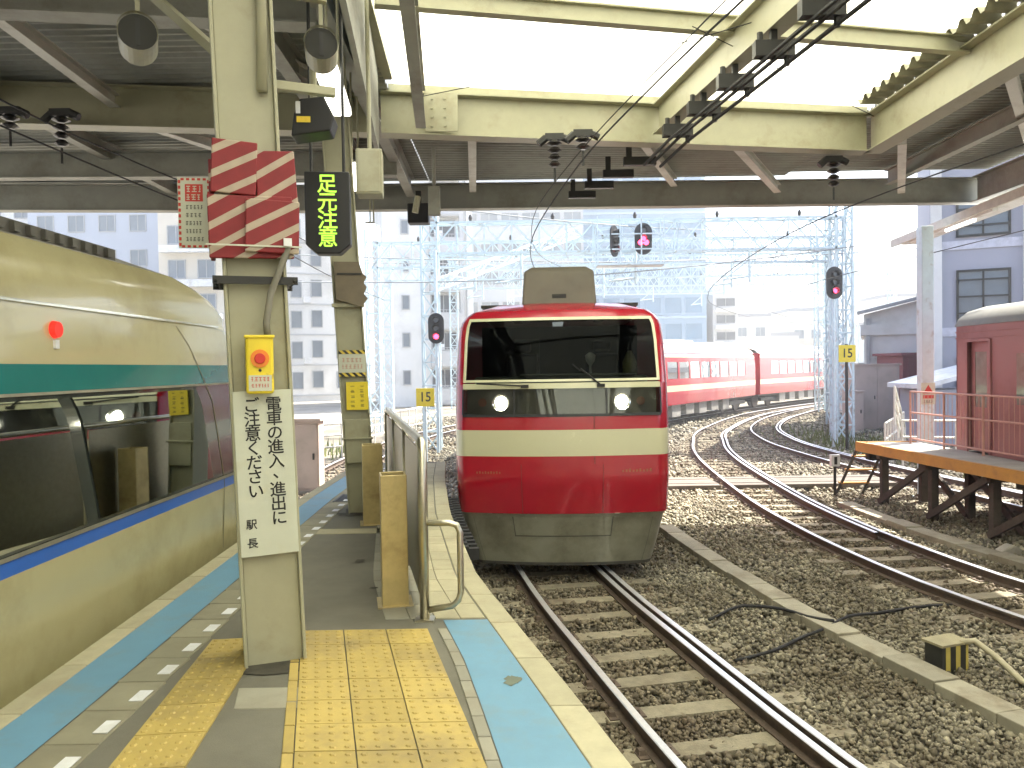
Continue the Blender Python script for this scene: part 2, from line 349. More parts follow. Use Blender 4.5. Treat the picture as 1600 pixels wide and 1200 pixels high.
def strip(name, fa, fb, y0, y1, mat, dz, parent=plat, n=24, kind=None):
    bb = MB(); rows = []
    for i in range(n + 1):
        y = y0 + (y1 - y0) * i / n; a, c = fa(y), fb(y); rows.append(((a, y, PZ + dz), (c, y, PZ + dz)))
    bb.grid(rows); bb.f = [tuple(q) for q in bb.f]
    return bb.build(name, mat, parent)
cyan = M('cyan_line_paint', (.125, .27, .385), .55, var=.1, scale=4, dirt=(.17, .23, .23), dscale=3, dlo=.5, dhi=.8)
edge_cream = M('platform_edge_concrete', (.38, .35, .23), .75, objrand=.12, var=.12, scale=9, dirt=(.30, .26, .17), dscale=3, dlo=.5, dhi=.78)
tile_grey = M('platform_tile', (.25, .24, .185), .7, objrand=.12, var=.1, scale=7, dirt=(.22, .2, .15), dscale=2)
slab_m = M('paver_concrete', (.25, .235, .16), .75, objrand=.12, var=.12, scale=7, dirt=(.2, .18, .12), dscale=2.5)
# copings (each stone of the platform edge), painted lines
def coping(side, y0, y1):
    bb = MB(); f = edgeL if side < 0 else edgeR; wd = .10 if side < 0 else .125
    a0, a1 = f(y0), f(y1); i0, i1 = a0 - side * wd, a1 - side * wd; o0, o1 = a0 + side * .03, a1 + side * .03
    lo = PZ - .12
    vs = [(i0, y0, lo), (o0, y0, lo), (o1, y1, lo), (i1, y1, lo), (i0, y0, PZ + .006), (o0, y0, PZ + .006), (o1, y1, PZ + .006), (i1, y1, PZ + .006)]
    bb.add(vs, [(3, 2, 1, 0), (4, 5, 6, 7), (0, 1, 5, 4), (1, 2, 6, 5), (2, 3, 7, 6), (3, 0, 4, 7)] if side > 0 else [(0, 1, 2, 3), (7, 6, 5, 4), (4, 5, 1, 0), (5, 6, 2, 1), (6, 7, 3, 2), (7, 4, 0, 3)])
    return bb.build('coping_stone', edge_cream, plat, bevel=.006)
for side in (-1, 1):
    y = -3.6
    while y < 13: coping(side, y + .003, min(y + .6, 13.2) - .003); y += .6
strip('painted_line', lambda y: edgeL(y) + .105, lambda y: edgeL(y) + .37, -3, 13, cyan, .004)
cyw = lambda y: interp([(2.9, .475), (4.2, .40)], y)
strip('painted_line', lambda y: edgeR(y) - cyw(y), lambda y: edgeR(y) - .13, -3, 4.86, cyan, .004, n=60)
# paver slabs along the left edge, each one a slab, with white dash marks
def quadslab(name, pts, z0, z1, mat, parent=plat, bevel=.004):
    bb = MB(); k = len(pts); bb.v = [(x, y, z0) for x, y in pts] + [(x, y, z1) for x, y in pts]
    bb.f = [tuple(range(k, 2 * k))] + [(i, (i + 1) % k, k + (i + 1) % k, k + i) for i in range(k)]; bb.mi = [0] * len(bb.f)
    return bb.build(name, mat, parent, bevel=bevel)
y = -1.
while y < 12.6:
    a, c = edgeL(y) + .375, edgeL(y) + .61
    quadslab('paver', [(a, y + .004), (c, y + .004), (c, y + .326), (a, y + .326)], PZ, PZ + .006 + random.uniform(0, .003), slab_m)
    quadslab('dash_mark', [(c - .075, y + .09), (c - .012, y + .09), (c - .012, y + .21), (c - .075, y + .21)], PZ + .009, PZ + .0125, white_paint, bevel=0)
    y += .33
y = 1.5
while y < 4.6:
    f = lambda yy: edgeR(yy) - cyw(yy)
    quadslab('paver', [(f(y) - .062, y + .004), (f(y) - .006, y + .004), (f(y + .2) - .006, y + .196), (f(y + .2) - .062, y + .196)], PZ, PZ + .008, tile_grey)
    y += .2
# tactile blocks: 4 x 4 truncated domes on a bevelled plate, one mesh for all
def block_mesh(name, sx, sy, nx, ny, mat, shear=0.):
    bb = MB().box(-sx / 2 + .002, sx / 2 - .002, -sy / 2 + .002, sy / 2 - .002, 0, .010)
    for i in range(nx):
        for j in range(ny):
            cx = (-.5 + (i + .5) / nx) * sx; cy = (-.5 + (j + .5) / ny) * sy; vs = []
            for (r, z) in ((.016, .010), (.010, .0155)):
                for k in range(6): vs.append((cx + r * math.cos(k * math.pi / 3), cy + r * math.sin(k * math.pi / 3), z))
            bb.add(vs, [(k, (k + 1) % 6, 6 + (k + 1) % 6, 6 + k) for k in range(6)] + [tuple(range(6, 12))])
    bb.v = [(x + shear * y, y, z) for x, y, z in bb.v]
    return bb.mesh(name, mat)
tact = M('tactile_yellow', (.40, .30, .085), .6, objrand=.12, var=.1, scale=5, dirt=(.22, .17, .075), dscale=1.7, dlo=.46, dhi=.72)
tb = block_mesh('tactile_block', .248, .248, 4, 4, tact, -.245); tb3 = block_mesh('tactile_block', .30, .30, 5, 5, tact)
ang = math.atan2(.245, 1)
for i in range(14):
    for j in range(3):
        y = 4.56 - i * .25
        x = -.52 - .245 * (y - 4.68) - (2 - j + .5) * .25
        o = link('tactile_block', tb, plat); o.location = (x, y, PZ + .001 + random.uniform(0, .002))
for i in range(18):
    y = 4.56 - i * .25; x = -.52 - .245 * (y - 4.68) - .75 - .045
    quadslab('border_tile', [(x - .005 + .03, y - .12), (x + .042 + .03, y - .12), (x + .042 - .03, y + .12), (x - .005 - .03, y + .12)], PZ, PZ + .008, tact)
for i in range(14):
    y = 4.42 - i * .301; o = link('tactile_block', tb3, plat); o.location = (-1.585 + (4.42 - y) * .10, y, PZ + .001); o.rotation_euler = (0, 0, .10)
quadslab('patch_slab', [(-1.30, 3.62), (-.98, 3.62), (-1.03, 3.86), (-1.36, 3.86)], PZ, PZ + .005, tile_grey)
quadslab('patch_slab', [(-1.9, 7.5), (-1.17, 7.5), (-1.2, 7.72), (-1.92, 7.72)], PZ, PZ + .005, edge_cream)
# light tiles beside the barrier
y = 4.9
while y < 12.8:
    k = 4
    for j in range(k):
        a0 = edgeR(y) - .135 - (j + 1) * .155 + .004; a1 = edgeR(y) - .135 - j * .155; c0 = edgeR(y + .3) - .135 - (j + 1) * .155 + .004; c1 = edgeR(y + .3) - .135 - j * .155
        quadslab('floor_tile', [(a0, y), (a1, y), (c1, y + .296), (c0, y + .296)], PZ, PZ + .005, edge_cream if j < 2 else tile_grey)
    y += .3
blotch_m = M('dark_blotch', (.055, .05, .036), .85, var=.4, scale=20)  # dark irregular patches round the column bases, and small floor spots
def blotch(cx, cy, rx, ry, seed, mat):
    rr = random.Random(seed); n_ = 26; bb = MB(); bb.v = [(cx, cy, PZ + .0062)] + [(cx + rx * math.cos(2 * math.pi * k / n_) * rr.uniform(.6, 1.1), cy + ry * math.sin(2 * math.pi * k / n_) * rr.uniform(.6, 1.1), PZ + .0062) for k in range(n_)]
    bb.f = [(0, 1 + k, 1 + (k + 1) % n_) for k in range(n_)]; bb.mi = [0] * n_; bb.build('blotch', mat, plat)
blotch(-1.32, 4.12, .26, .13, 3, blotch_m); blotch(-1.68, 8.5, .24, .14, 4, blotch_m); blotch(-.02, 3.9, .05, .07, 5, M('rust_stain', (.13, .15, .11), .8)); blotch(-1.0, 5.6, .04, .03, 8, blotch_m); blotch(-1.25, 6.4, .05, .07, 9, blotch_m)
# dark drain grating by the left edge
bb = MB()
for i in range(9): bb.box(-2.1, -1.8, 9.3 + i * .06, 9.33 + i * .06, PZ, PZ + .012)
bb.box(-2.12, -2.1, 9.28, 9.84, PZ, PZ + .014).box(-1.8, -1.78, 9.28, 9.84, PZ, PZ + .014); bb.build('drain_grating', dark_metal, plat)
# rubber gap fillers on the platform side
fm = MB().box(-.04, .0, -.045, .045, -.14, 0).box(.0, .09, -.03, .03, -.12, -.02).mesh('gap_filler', black_rubber)
for i in range(18):
    y = 7.0 + i * .16; o = link('gap_filler', fm, plat); o.location = (edgeR(y) + .075, y, PZ - .02); o.rotation_euler = (0, 0, .12)


# ------------------------------------------------------------------ station canopy
ZB = 5.75
can = thing('station_canopy', 'cream steel station canopy with skylight and dark corrugated roof over the platform', 'canopy')
def cpart(name, mbx, mat, **k): return mbx.build(name, mat, can, world=True, **k)
def wavy(x0, x1, ya, yb, z, pitch, amp, mat, name, zx=0., flip=False):
    """corrugated sheet, ridges along x; ya/yb are functions of x for the two ends"""
    bb = MB(); nx = max(2, int(abs(x1 - x0) / 1.2)); ncol = int(max(abs(yb(x0) - ya(x0)), abs(yb(x1) - ya(x1))) / (pitch / 4)); rows = []
    for i in range(nx + 1):
        x = x0 + (x1 - x0) * i / nx; r = []
        for k in range(ncol + 1):
            y = ya(x) + (yb(x) - ya(x)) * k / ncol; ph = (k % 4); r.append((x, y, z + zx * (x - x0) + (amp if ph in (0, 1) else -amp)))
        rows.append(r)
    bb.grid(rows); return cpart(name, bb, mat)
frp = FRP('skylight_sheet_frp', (.93, .93, .76))
main = lambda x: 10.62 + .185 * (x + 1.69)
wavy(-1.55, 5.42, lambda x: -9., lambda x: main(x) + .25, 6.52, .13, .016, frp, 'skylight_sheet')
wavy(-1.55, 5.42, lambda x: main(x) + .26, lambda x: 15.72, 6.34, .16, .018, roof_sheet_m, 'roof_sheet')
wavy(-11, -1.56, lambda x: -9., lambda x: 15.6, 6.33, .16, .018, roof_sheet_m, 'roof_sheet')
wavy(5.43, 9.4, lambda x: -9., lambda x: 15.75, 6.42, .13, .03, roof_sheet_m, 'roof_sheet')
# main girders
cpart('main_beam', MB().ibeam((-11, 9.3, ZB), (-1.72, 10.62, ZB), .52, .26).ibeam((-1.68, 10.62, ZB), (5.32, 11.9, ZB), .56, .26), cream_paint)
cpart('end_beam', MB().ibeam((-11, 15.0, ZB), (-3.1, 15.7, ZB), .50, .24), grey_paint)
cpart('end_beam', MB().ibeam((-3.08, 15.62, ZB), (9.4, 15.85, ZB), .50, .24), grey_paint)
cpart('cross_beam', MB().ibeam((-11, 12.55, ZB), (-1.8, 12.9, ZB), .42, .22), grey_paint)
cpart('side_girder', MB().ibeam((5.42, 11.95, ZB), (5.55, -9, ZB), .56, .28), cream_paint)
cpart('side_girder', MB().ibeam((9.2, 15.7, ZB), (9.3, -9, ZB), .5, .24), grey_paint)
cpart('centre_girder', MB().ibeam((2.12, 11.2, ZB + .12), (4.2, -3, ZB + .12), .42, .20), cream_paint)
cpart('hanger_beam', MB().ibeam((-1.13, 10.4, ZB + .02), (-.05, -3, ZB + .02), .5, .13), grey_paint)
cpart('purlin', MB().ibeam((-1.3, 7.95, 6.24), (5.4, 9.42, 6.24), .2, .12), cream_paint)
cpart('purlin', MB().ibeam((-1.2, 5.1, 6.24), (5.5, 6.5, 6.24), .2, .12), cream_paint)
cpart('purlin', MB().ibeam((-1.2, 2.1, 6.24), (5.5, 3.5, 6.24), .2, .12), cream_paint)
for (a, c) in (((-11, 6.1), (-1.75, 7.4)), ((-11, 2.7), (-1.7, 4.0)), ((-11, -1), (-1.7, .3))):
    cpart('cross_beam', MB().ibeam((a[0], a[1], ZB + .05), (c[0], c[1], ZB + .05), .45, .24), grey_paint)
# diagonal braces under the left roof, one pale paint all over
lb = M('brace_light_paint', (.55, .55, .50), .5, var=.08, dirt=(.36, .34, .28))
for (p, q) in (((-4.75, 6.6, 6.0), (-4.95, 10.1, 6.0)), ((-4.95, 10.3, 5.9), (-3.9, 12.6, 5.9)), ((-7.6, 9.9, 6.0), (-8.6, 12.4, 6.0)), ((-3.3, 7.2, 6.1), (-2.1, 10.4, 6.1)), ((3.4, 12.1, 5.95), (5.2, 15.5, 5.95)), ((6.1, 12.4, 6.0), (7.6, 15.5, 5.9)), ((-.5, 11.1, 6.05), (-.7, 15.5, 6.05)), ((1.7, 11.4, 6.1), (3.2, 15.5, 6.1)), ((5.7, 9.2, 6.1), (8.9, 13.6, 6.1))):
    cpart('brace', MB().ibeam(p, q, .16, .13, .014), lb)
for x in (-2.6, -1.9): cpart('longitudinal_beam', MB().ibeam((x, 15.5, 5.98), (x + .5, -6, 5.98), .34, .16), grey_paint)
for x in (-6.4, 7.3): cpart('longitudinal_beam', MB().ibeam((x, 15.4, 6.05), (x + .2, -6, 6.05), .28, .14), grey_paint)
# gutter and valance along the skylight's left edge
cpart('valance', MB().beam((-1.62, 9.9, 5.85), (-.9, 3.2, 5.85), .05, 1.06), grey_paint)
cpart('gutter', MB().beam((-1.54, 10.2, 6.40), (-.8, -4, 6.40), .16, .14), cream_paint)
wavy(5.10, 5.43, lambda x: -4., lambda x: 11.75, 6.425, .27, .05, M('sheet_edge', (.26, .25, .17), .6, var=.15, dirt=(.14, .12, .07), dscale=3), 'sheet_edge')
cpart('flashing', MB().beam((-1.6, 10.75, 6.40), (5.35, 12.03, 6.40), .16, .10), cream_paint)
# gusset plates with bolts where the hanger beam meets the main beam
gp = MB().box(-1.10, -.66, 10.585, 10.6, ZB + .03, ZB + .53)
for i in range(2):
    for j in range(4): gp.tube([(-1.0 + i * .17, 10.585, ZB + .1 + j * .12), (-1.0 + i * .17, 10.565, ZB + .1 + j * .12)], .018, 6)
cpart('gusset_plate', gp, cream_paint)

# overhead feeder carried on black clamps under the centre girder
fb = thing('overhead_feeder', 'black feeder cables on clamp brackets slanting under the centre girder', 'cable', (2.2, 10.6, ZB))
for i in range(9):
    t = i / 8; x = 2.20 + t * 1.02; y = 10.4 - t * 7.0; zz = ZB - .02 + .0 * t
    MB().box(x - .19, x + .19, y - .06, y + .06, zz - .12, zz + .03).box(x - .03, x + .03, y - .03, y + .03, zz, zz + .16).tube([(x + .13, y, zz - .2), (x + .13, y, zz - .1)], .03, 6).tube([(x - .13, y, zz + .02), (x - .13, y, zz + .12)], .03, 6).build('clamp', dark_metal, fb, world=True)
for dx, dz in ((-.1, -.17), (.02, -.15), (.13, -.2)): MB().tube([(2.05 + dx, 11.5, ZB - .05 + dz), (2.2 + dx, 10.4, ZB + dz), (3.22 + dx, 3.4, ZB + dz), (3.9 + dx, -2, ZB + dz)], .022, 6).build('cable', black_rubber, fb, world=True)
for i in range(4):
    x, y = 1.95 - i * .22, 11.9 + i * .75
    MB().box(x - .24, x + .24, y - .05, y + .05, 5.62, 5.74).box(x - .2, x - .12, y - .03, y + .03, 5.74, 5.95).build('clamp', dark_metal, fb, world=True)

# contact wires over the tracks, with insulators
def wire(name, label, pts, r, step=1.5, grp=None):
    P = [Vector(p) for p in catmull(pts, .6)]; o = MB().tube(P, r, 5).build(name, black_rubber); tag(o, label, 'wire', grp); return o
wire('contact_wire', 'thin contact wire above the red train track, under the skylight', [(2.9, 0, 5.05), (1.85, 4, 5.04), (1.2, 7, 5.02), (.75, 10, 5.0), (.4, 15, 4.98), (.7, 20, 4.98), (1.6, 25, 5.0), (3.4, 31, 5.0), (8, 39.5, 5.0)], .009)
wire('messenger_wire', 'upper messenger wire above the red train track, under the skylight', [(3.5, 0, 5.75), (2.4, 4, 5.7), (1.6, 7.6, 5.62), (.9, 11, 5.5), (.45, 15, 5.45), (.7, 20, 5.5), (1.7, 25, 5.7)], .007)
wire('contact_wire', 'lower wire over the cream train roof at the left', [(-4.5, 0, 4.9), (-4.6, 6, 4.9), (-4.5, 9, 4.92), (-4.3, 13, 4.95), (-4.5, 20, 5.0), (-4.3, 27, 5.0)], .010)
wire('messenger_wire', 'upper wire over the cream train roof at the left', [(-4.4, 0, 5.15), (-4.55, 6.5, 5.12), (-4.42, 9.5, 5.15), (-4.3, 13, 5.3), (-4.6, 20, 5.6)], .010)
wire('contact_wire', 'contact wire above the middle curved track', [(7.2, 3, 5.05), (6.2, 7, 5.05), (5.4, 11, 5.05), (5.2, 15, 5.05), (5.7, 21, 5.05), (6.7, 27, 5.05), (8.5, 33, 5.05), (13.4, 43, 5.05), (21.3, 53, 5.05)], .010)
wire('contact_wire', 'contact wire above the inner curved track', [(9.9, 10, 5.05), (9.4, 18, 5.05), (9.2, 25, 5.05), (10.8, 34, 5.05), (14.6, 42, 5.05)], .010)
wire('span_wire', 'thin stay wire crossing below the skylight to the far right corner', [(-1.2, 10.5, 6.2), (2.0, 8.7, 6.16), (3.6, 7.4, 6.25)], .006)
wire('span_wire', 'thin stay wire below the skylight at the right girder', [(1.9, 8.2, 6.1), (5.3, 11.6, 6.2)], .006)
porc = M('dark_porcelain', (.02, .018, .016), .3, var=.2)
def insulator(label, x, y, z, n=4, tilt=0.):
    t = thing('insulator', label, 'insulator', (x, y, z), 0, 'wire insulators under the canopy')
    sp = MB()
    for i in range(n): sp.tube([(0, 0, -.05 - i * .075), (0, 0, -.085 - i * .075), (0, 0, -.11 - i * .075)], [.035, .085 - .006 * i, .03], 10)
    sp.build('shed_stack', porc, t, smooth=False); MB().box(-.10, .10, -.03, .03, -.05, .02).tube([(-.09, 0, -.02), (-.17, 0, -.09)], .04, 6).tube([(.09, 0, -.02), (.17, 0, -.06)], .04, 6).build('bracket', dark_metal, t)
    MB().tube([(0, 0, -.05 - n * .075), (0, 0, -.2 - n * .075)], .012, 6).build('rod', dark_metal, t); t.scale = (1.25, 1.25, 1.25)
    return t
insulator('black insulator hanging from the main beam above the red train', .62, 10.75, 5.75)
insulator('black insulator hanging from the left roof above the cream train', -5.35, 9.6, 5.80)
insulator('black insulator hanging below the right end of the main beam', 4.85, 11.95, 5.70)
insulator('small black insulator beside the main beam on the messenger wire', .98, 10.5, 5.72, 2)
insulator('small black insulator above the cream train, left of its neighbour', -5.9, 9.5, 5.80, 2)

# ------------------------------------------------------------------ platform columns (H section, slightly leaning)
def column(label, base, lean, w_, d_, h, rz):
    t = thing('platform_column', label, 'column', base, rz)
    def P(x, y, z): return (x + lean * z, y, z)
    def plate(name, x0, x1, y0, y1, z0, z1, mat=cream_paint, bv=.004):
        bb = MB(); vs = []
        for z in (z0, z1):
            for x, y in ((x0, y0), (x1, y0), (x1, y1), (x0, y1)): vs.append(P(x, y, z))
        bb.add(vs, [(3, 2, 1, 0), (4, 5, 6, 7), (0, 1, 5, 4), (1, 2, 6, 5), (2, 3, 7, 6), (3, 0, 4, 7)]); return bb.build(name, mat, t, bevel=bv)
    plate('flange', -w_ / 2, -w_ / 2 + .018, -d_ / 2, d_ / 2, 0, h); plate('flange', w_ / 2 - .018, w_ / 2, -d_ / 2, d_ / 2, 0, h)
    plate('web', -w_ / 2 + .018, w_ / 2 - .018, -d_ / 2 + .035, -d_ / 2 + .05, 0, h); plate('web', -w_ / 2 + .018, w_ / 2 - .018, d_ / 2 - .05, d_ / 2 - .035, 0, h)
    plate('base_collar', -w_ / 2 - .03, w_ / 2 + .03, -d_ / 2 - .03, d_ / 2 + .03, -.005, .006, M('base_dark', (.06, .055, .04), .9, var=.4), .002)  # thin collar plate, darker than the column and the floor
    return t, P, plate
C1 = (-1.315, 4.30, PZ)
c1, P1, plate1 = column('cream steel column nearest the camera, carrying the white warning board', C1, -.030, .315, .30, 5.2, .35)
plate1('stiffener', -.14, .14, -.148, -.12, 3.55, 3.57); plate1('stiffener', -.14, .14, -.148, -.12, 3.95, 3.97)
C2 = (-1.66, 8.70, PZ)
c2, P2, plate2 = column('cream steel column behind the hanging lit sign', C2, -.05, .30, .28, 4.9, .2)
plate2('stiffener', -.17, .17, -.16, -.13, 2.22, 2.26); plate2('stiffener', -.165, .165, -.17, -.13, .80, .82); plate2('cover_plate', -.13, .13, -.155, -.14, .55, 1.02)

def on(colthing, P, name, label, cat, z, dx=0., dy=0.):
    """a thing fixed to a column: same turn and position"""
    p = P(dx, dy, z); q = Matrix.Rotation(colthing.rotation_euler.z, 3, 'Z') @ Vector(p)
    return thing(name, label, cat, Vector(colthing.location) + q, colthing.rotation_euler.z)
FR = -.155   # just in front of the column's front edge
# white warning board with the vertical lettering
sb = on(c1, P1, 'warning_board', 'white board with vertical black Japanese lettering on the near column', 'sign', 1.02, 0, FR)
MB().box(-.145, .145, -.006, .006, -.43, .43).build('panel', white_board, sb, bevel=.002)
sb.rotation_euler = (0, -.030, sb.rotation_euler.z)
for i, ch in enumerate('電車の進入、進出に'): text(ch, .083, ink, sb, (.055 + (.018 if ch == '、' else 0), -.0075, .352 - i * .0745 + (.018 if ch == '、' else 0)))
for i, ch in enumerate('ご注意ください'): text(ch, .083, ink, sb, (-.055, -.0075, .352 - i * .0745))
for i, ch in enumerate('駅長'): text(ch, .056, ink, sb, (-.085, -.0075, -.265 - i * .098))
# yellow emergency button
eb = on(c1, P1, 'emergency_button', 'yellow emergency stop button box with red push button on the near column', 'button box', 1.585, -.005, FR)
MB().box(-.068, .068, -.085, .0, -.15, .15).build('case', yellow_paint, eb, bevel=.014)
MB().box(-.074, .074, -.095, -.02, .135, .15).build('hood', yellow_paint, eb, bevel=.004)
def disc(b_, c, r, y0, y1, n=20, mi=0): return b_.tube([(c[0], y0, c[2]), (c[0], y1, c[2])], r, n, mi)
disc(MB(), (0, 0, .03), .046, -.085, -.094).build('ring', M('orange_ring', (.75, .22, .02), .4, var=.05), eb)
disc(MB(), (0, 0, .03), .027, -.094, -.104).build('push_button', red_plastic, eb, bevel=.004)
MB().box(-.056, .056, -.089, -.085, -.135, -.055).build('label_plate', white_board, eb)
scribble(eb, -.045, .045, -.075, .022, -.0892, red_ink, 1); scribble(eb, -.045, .045, -.108, .018, -.0892, red_ink, 2)
for x, z in ((0, -.03),): disc(MB(), (x, 0, z), .008, -.085, -.089, 8).build('indicator', dark_metal, eb)
# conduit from the box upwards
cu_ = tag(MB().tube([Vector(c1.location) + Matrix.Rotation(.35, 3, 'Z') @ Vector(p) for p in ((-.01, FR - .04, 1.73), (-.015, FR - .04, 1.80), (.01, FR - .04, 1.95), (.06, FR - .05, 2.08), (.10, FR - .06, 2.18), (.12, FR - .03, 2.32), (.11, FR - .0, 2.6))], .018, 10).build('conduit', M('grey_conduit', (.20, .19, .15), .6, var=.15), smooth=True), 'grey flexible conduit rising from the yellow button box', 'conduit')
# dark clamp band
bd = on(c1, P1, 'clamp_band', 'dark steel clamp band around the near column', 'clamp', 2.02, 0, 0)
MB().box(-.21, .21, -.175, -.16, -.02, .02).box(-.21, .21, .16, .175, -.02, .02).box(-.178, -.162, -.16, .16, -.02, .02).box(.162, .178, -.16, .16, -.02, .02).build('band', dark_metal, bd)
for s_ in (-1, 1): MB().tube([(s_ * .195, -.2, 0), (s_ * .195, .2, 0)], .009, 6).build('bolt', dark_metal, bd)
# red and white striped padding, several boards overlapping
strp = STRIPES('red_white_stripes', (.21, .010, .014), (.40, .33, .25), (.50, 0, -.866), .105, .33)
pd_ = on(c1, P1, 'striped_padding', 'red and white diagonally striped foam padding boards strapped round the near column', 'padding', 2.43, 0, 0)
for (x0, x1, y0, y1, z0, z1, tilt) in ((-.20, .02, -.20, -.165, .02, .29, .05), (-.215, .20, -.195, -.168, -.30, .02, -.02), (.03, .23, -.19, -.165, -.03, .25, -.06), (-.03, .235, -.225, -.20, -.27, .0, .03), (-.205, -.18, -.165, .12, -.28, .2, 0), (.19, .215, -.16, .12, -.26, .2, 0)):
    o = MB().box(x0, x1, y0, y1, z0, z1).build('pad_board', strp, pd_, bevel=.006); o.rotation_euler = (0, tilt, 0)
MB().box(-.225, .24, -.232, -.226, -.245, -.237).build('strap', white_board, pd_); MB().box(.15, .19, -.25, -.226, -.24, -.2).build('buckle', white_paint, pd_)
# notice with dashed border, left of the column
nb = thing('notice_board', 'small white notice with dashed red border left of the striped padding', 'sign', (-1.66, 4.22, 3.49), .12)
MB().box(-.083, .083, -.006, .006, -.185, .185).build('panel', white_board, nb, bevel=.002)
dm = MB()
for i in range(12):
    for s_ in (-1, 1): dm.box(s_ * .074 - .006, s_ * .074 + .006, -.0075, -.006, -.175 + i * .030, -.158 + i * .030)
for i in range(5):
    for s_ in (-1, 1): dm.box(-.066 + i * .028, -.050 + i * .028, -.0075, -.006, s_ * .176 - .006, s_ * .176 + .006)
dm.build('dashed_border', red_ink, nb)
MB().box(-.045, .045, -.0080, -.006, .06, .15).build('red_panel', red_ink, nb)
scribble(nb, -.038, .038, .125, .034, -.0082, white_board, 3); scribble(nb, -.038, .038, .082, .03, -.0082, white_board, 4)
for i in range(5): scribble(nb, -.045, .045, .03 - i * .042, .022, -.0062, ink, 5 + i)
MB().box(.083, .20, -.004, .004, .08, .10).box(.083, .20, -.004, .004, -.12, -.10).build('bracket', dark_metal, nb)

# pipe brackets across the column tops
pb = thing('pipe_bracket', 'cream pipe bracket arms clamped to the near column, holding the loudspeakers', 'bracket', (-1.4, 4.4, 4.4))
for q in (((-1.62, 4.45, 4.28), (-1.00, 4.66, 4.26)), ((-1.9, 4.4, 4.84), (-1.04, 4.66, 4.80))): MB().beam(q[0], q[1], .05, .05).build('arm', cream_paint, pb, world=True, bevel=.004)
for q in (((-1.26, 4.15, 5.4), (-1.27, 4.16, 4.1)),): MB().tube(q, .028, 10).build('pipe', cream_paint, pb, world=True, smooth=True)
MB().beam((-2.2, 5.0, 5.0), (-1.5, 4.4, 4.32), .05, .05).build('stay', cream_paint, pb, world=True)
def speaker(label, loc, ry):
    t = thing('loudspeaker', label, 'loudspeaker', loc, ry, 'round loudspeakers on the near column')
    MB().tube([(0, -.10, 0), (0, .13, 0), (0, .16, 0)], [.105, .105, .09], 24).build('housing', cream_paint, t, smooth=False)
    MB().tube([(0, -.103, 0), (0, -.135, 0)], [.108, .108], 24, cap=False).build('rim', cream_paint, t)
    disc(MB(), (0, 0, 0), .10, -.101, -.112, 24).build('grille', M('dark_grille', (.022, .022, .018), .6, var=.2), t)
    MB().box(-.012, .012, -.118, -.112, -.075, .075).build('grille_bar', M('grille_bar', (.03, .03, .03), .6), t)
    MB().box(-.012, .012, -.02, .02, .10, .30).build('hanger', cream_paint, t); return t
speaker('round cream loudspeaker left of the near column, under the dark roof', (-2.11, 4.6, 4.56), .42)
speaker('round dark-faced loudspeaker right of the near column, by the strip light', (-1.20, 5.2, 4.72), .22)
# black camera monitor unit with yellow label
cm = thing('camera_unit', 'black camera unit with a yellow label, above the lit sign', 'camera', (-1.33, 5.5, 4.36), .1)
MB().prism([(-.14, -.13), (.12, -.09), (.15, .0), (.08, .14), (-.08, .12), (-.12, .02)], (0, -.1, 0), (1, 0, 0), (0, 0, 1), (0, .22, 0)).build('housing', black_plate, cm, bevel=.01)
MB().box(-.10, -.01, -.106, -.101, -.04, .0).build('label_plate', M('yellow_label', (.75, .55, .05), .5), cm); MB().box(-.105, -.075, -.106, -.101, .02, .10).build('warning_plate', white_paint, cm)
MB().tube([(0, 0, .12), (0, 0, .45)], .025, 8).build('stem', cream_paint, cm)
# lit LED sign
ls = thing('led_sign', 'black hanging sign with lit green Japanese characters', 'sign', (-1.36, 6.0, 3.83), .12)
MB().prism([(-.165, .30), (.165, .30), (.165, -.24), (.085, -.31), (-.085, -.31), (-.165, -.24)], (0, -.04, 0), (1, 0, 0), (0, 0, 1), (0, .14, 0)).build('housing', black_plate, ls, bevel=.008)
led = EMIT('led_green', (.36, .80, .06), .42)
for i, ch in enumerate('足元注意'): text(ch, .150, led, ls, (0, -.042, .20 - i * .134))
for s_ in (-1, 1): MB().tube([(s_ * .12, .03, .3), (s_ * .12, .03, 1.9)], .012, 8).build('hanger_rod', dark_metal, ls)
# strip lights receding along the platform
tube_m = EMIT('lamp_tube', (1, .98, .92), 1.6)
for (x, y, z, lab) in ((-1.40, 6.45, 4.90, 'first'), (-1.80, 9.4, 4.90, 'second'), (-2.2, 12.8, 4.85, 'third')):
    t = thing('strip_light', {'first': 'lit strip light nearest the camera, beside the dark loudspeaker', 'second': 'lit strip light above the hanging sign, by the white box', 'third': 'farthest lit strip light, near the canopy end'}[lab], 'lamp', (x, y, z), .1, 'strip lights along the platform')
    MB().box(-.09, .09, -.6, .6, .03, .09, 0, .7).build('housing', white_paint, t, bevel=.006); MB().box(-.085, .085, -.58, .58, -.03, .03).build('diffuser', tube_m, t, bevel=.015)
    for s_ in (-1, 1): MB().tube([(0, s_ * .4, .09), (0, s_ * .4, 1.3)], .012, 6).build('hanger_rod', cream_paint, t)
jb = thing('junction_box', 'pale square junction box hanging beside the second strip light', 'box', (-1.30, 7.5, 4.49), .1)
MB().box(-.12, .12, -.12, .12, -.22, .20).build('case', cream_paint, jb, bevel=.012); MB().box(-.10, .10, -.128, -.12, -.20, .18).build('cover', cream_paint, jb, bevel=.004); MB().tube([(0, 0, .2), (0, 0, 1.6)], .02, 8).build('conduit', cream_paint, jb)
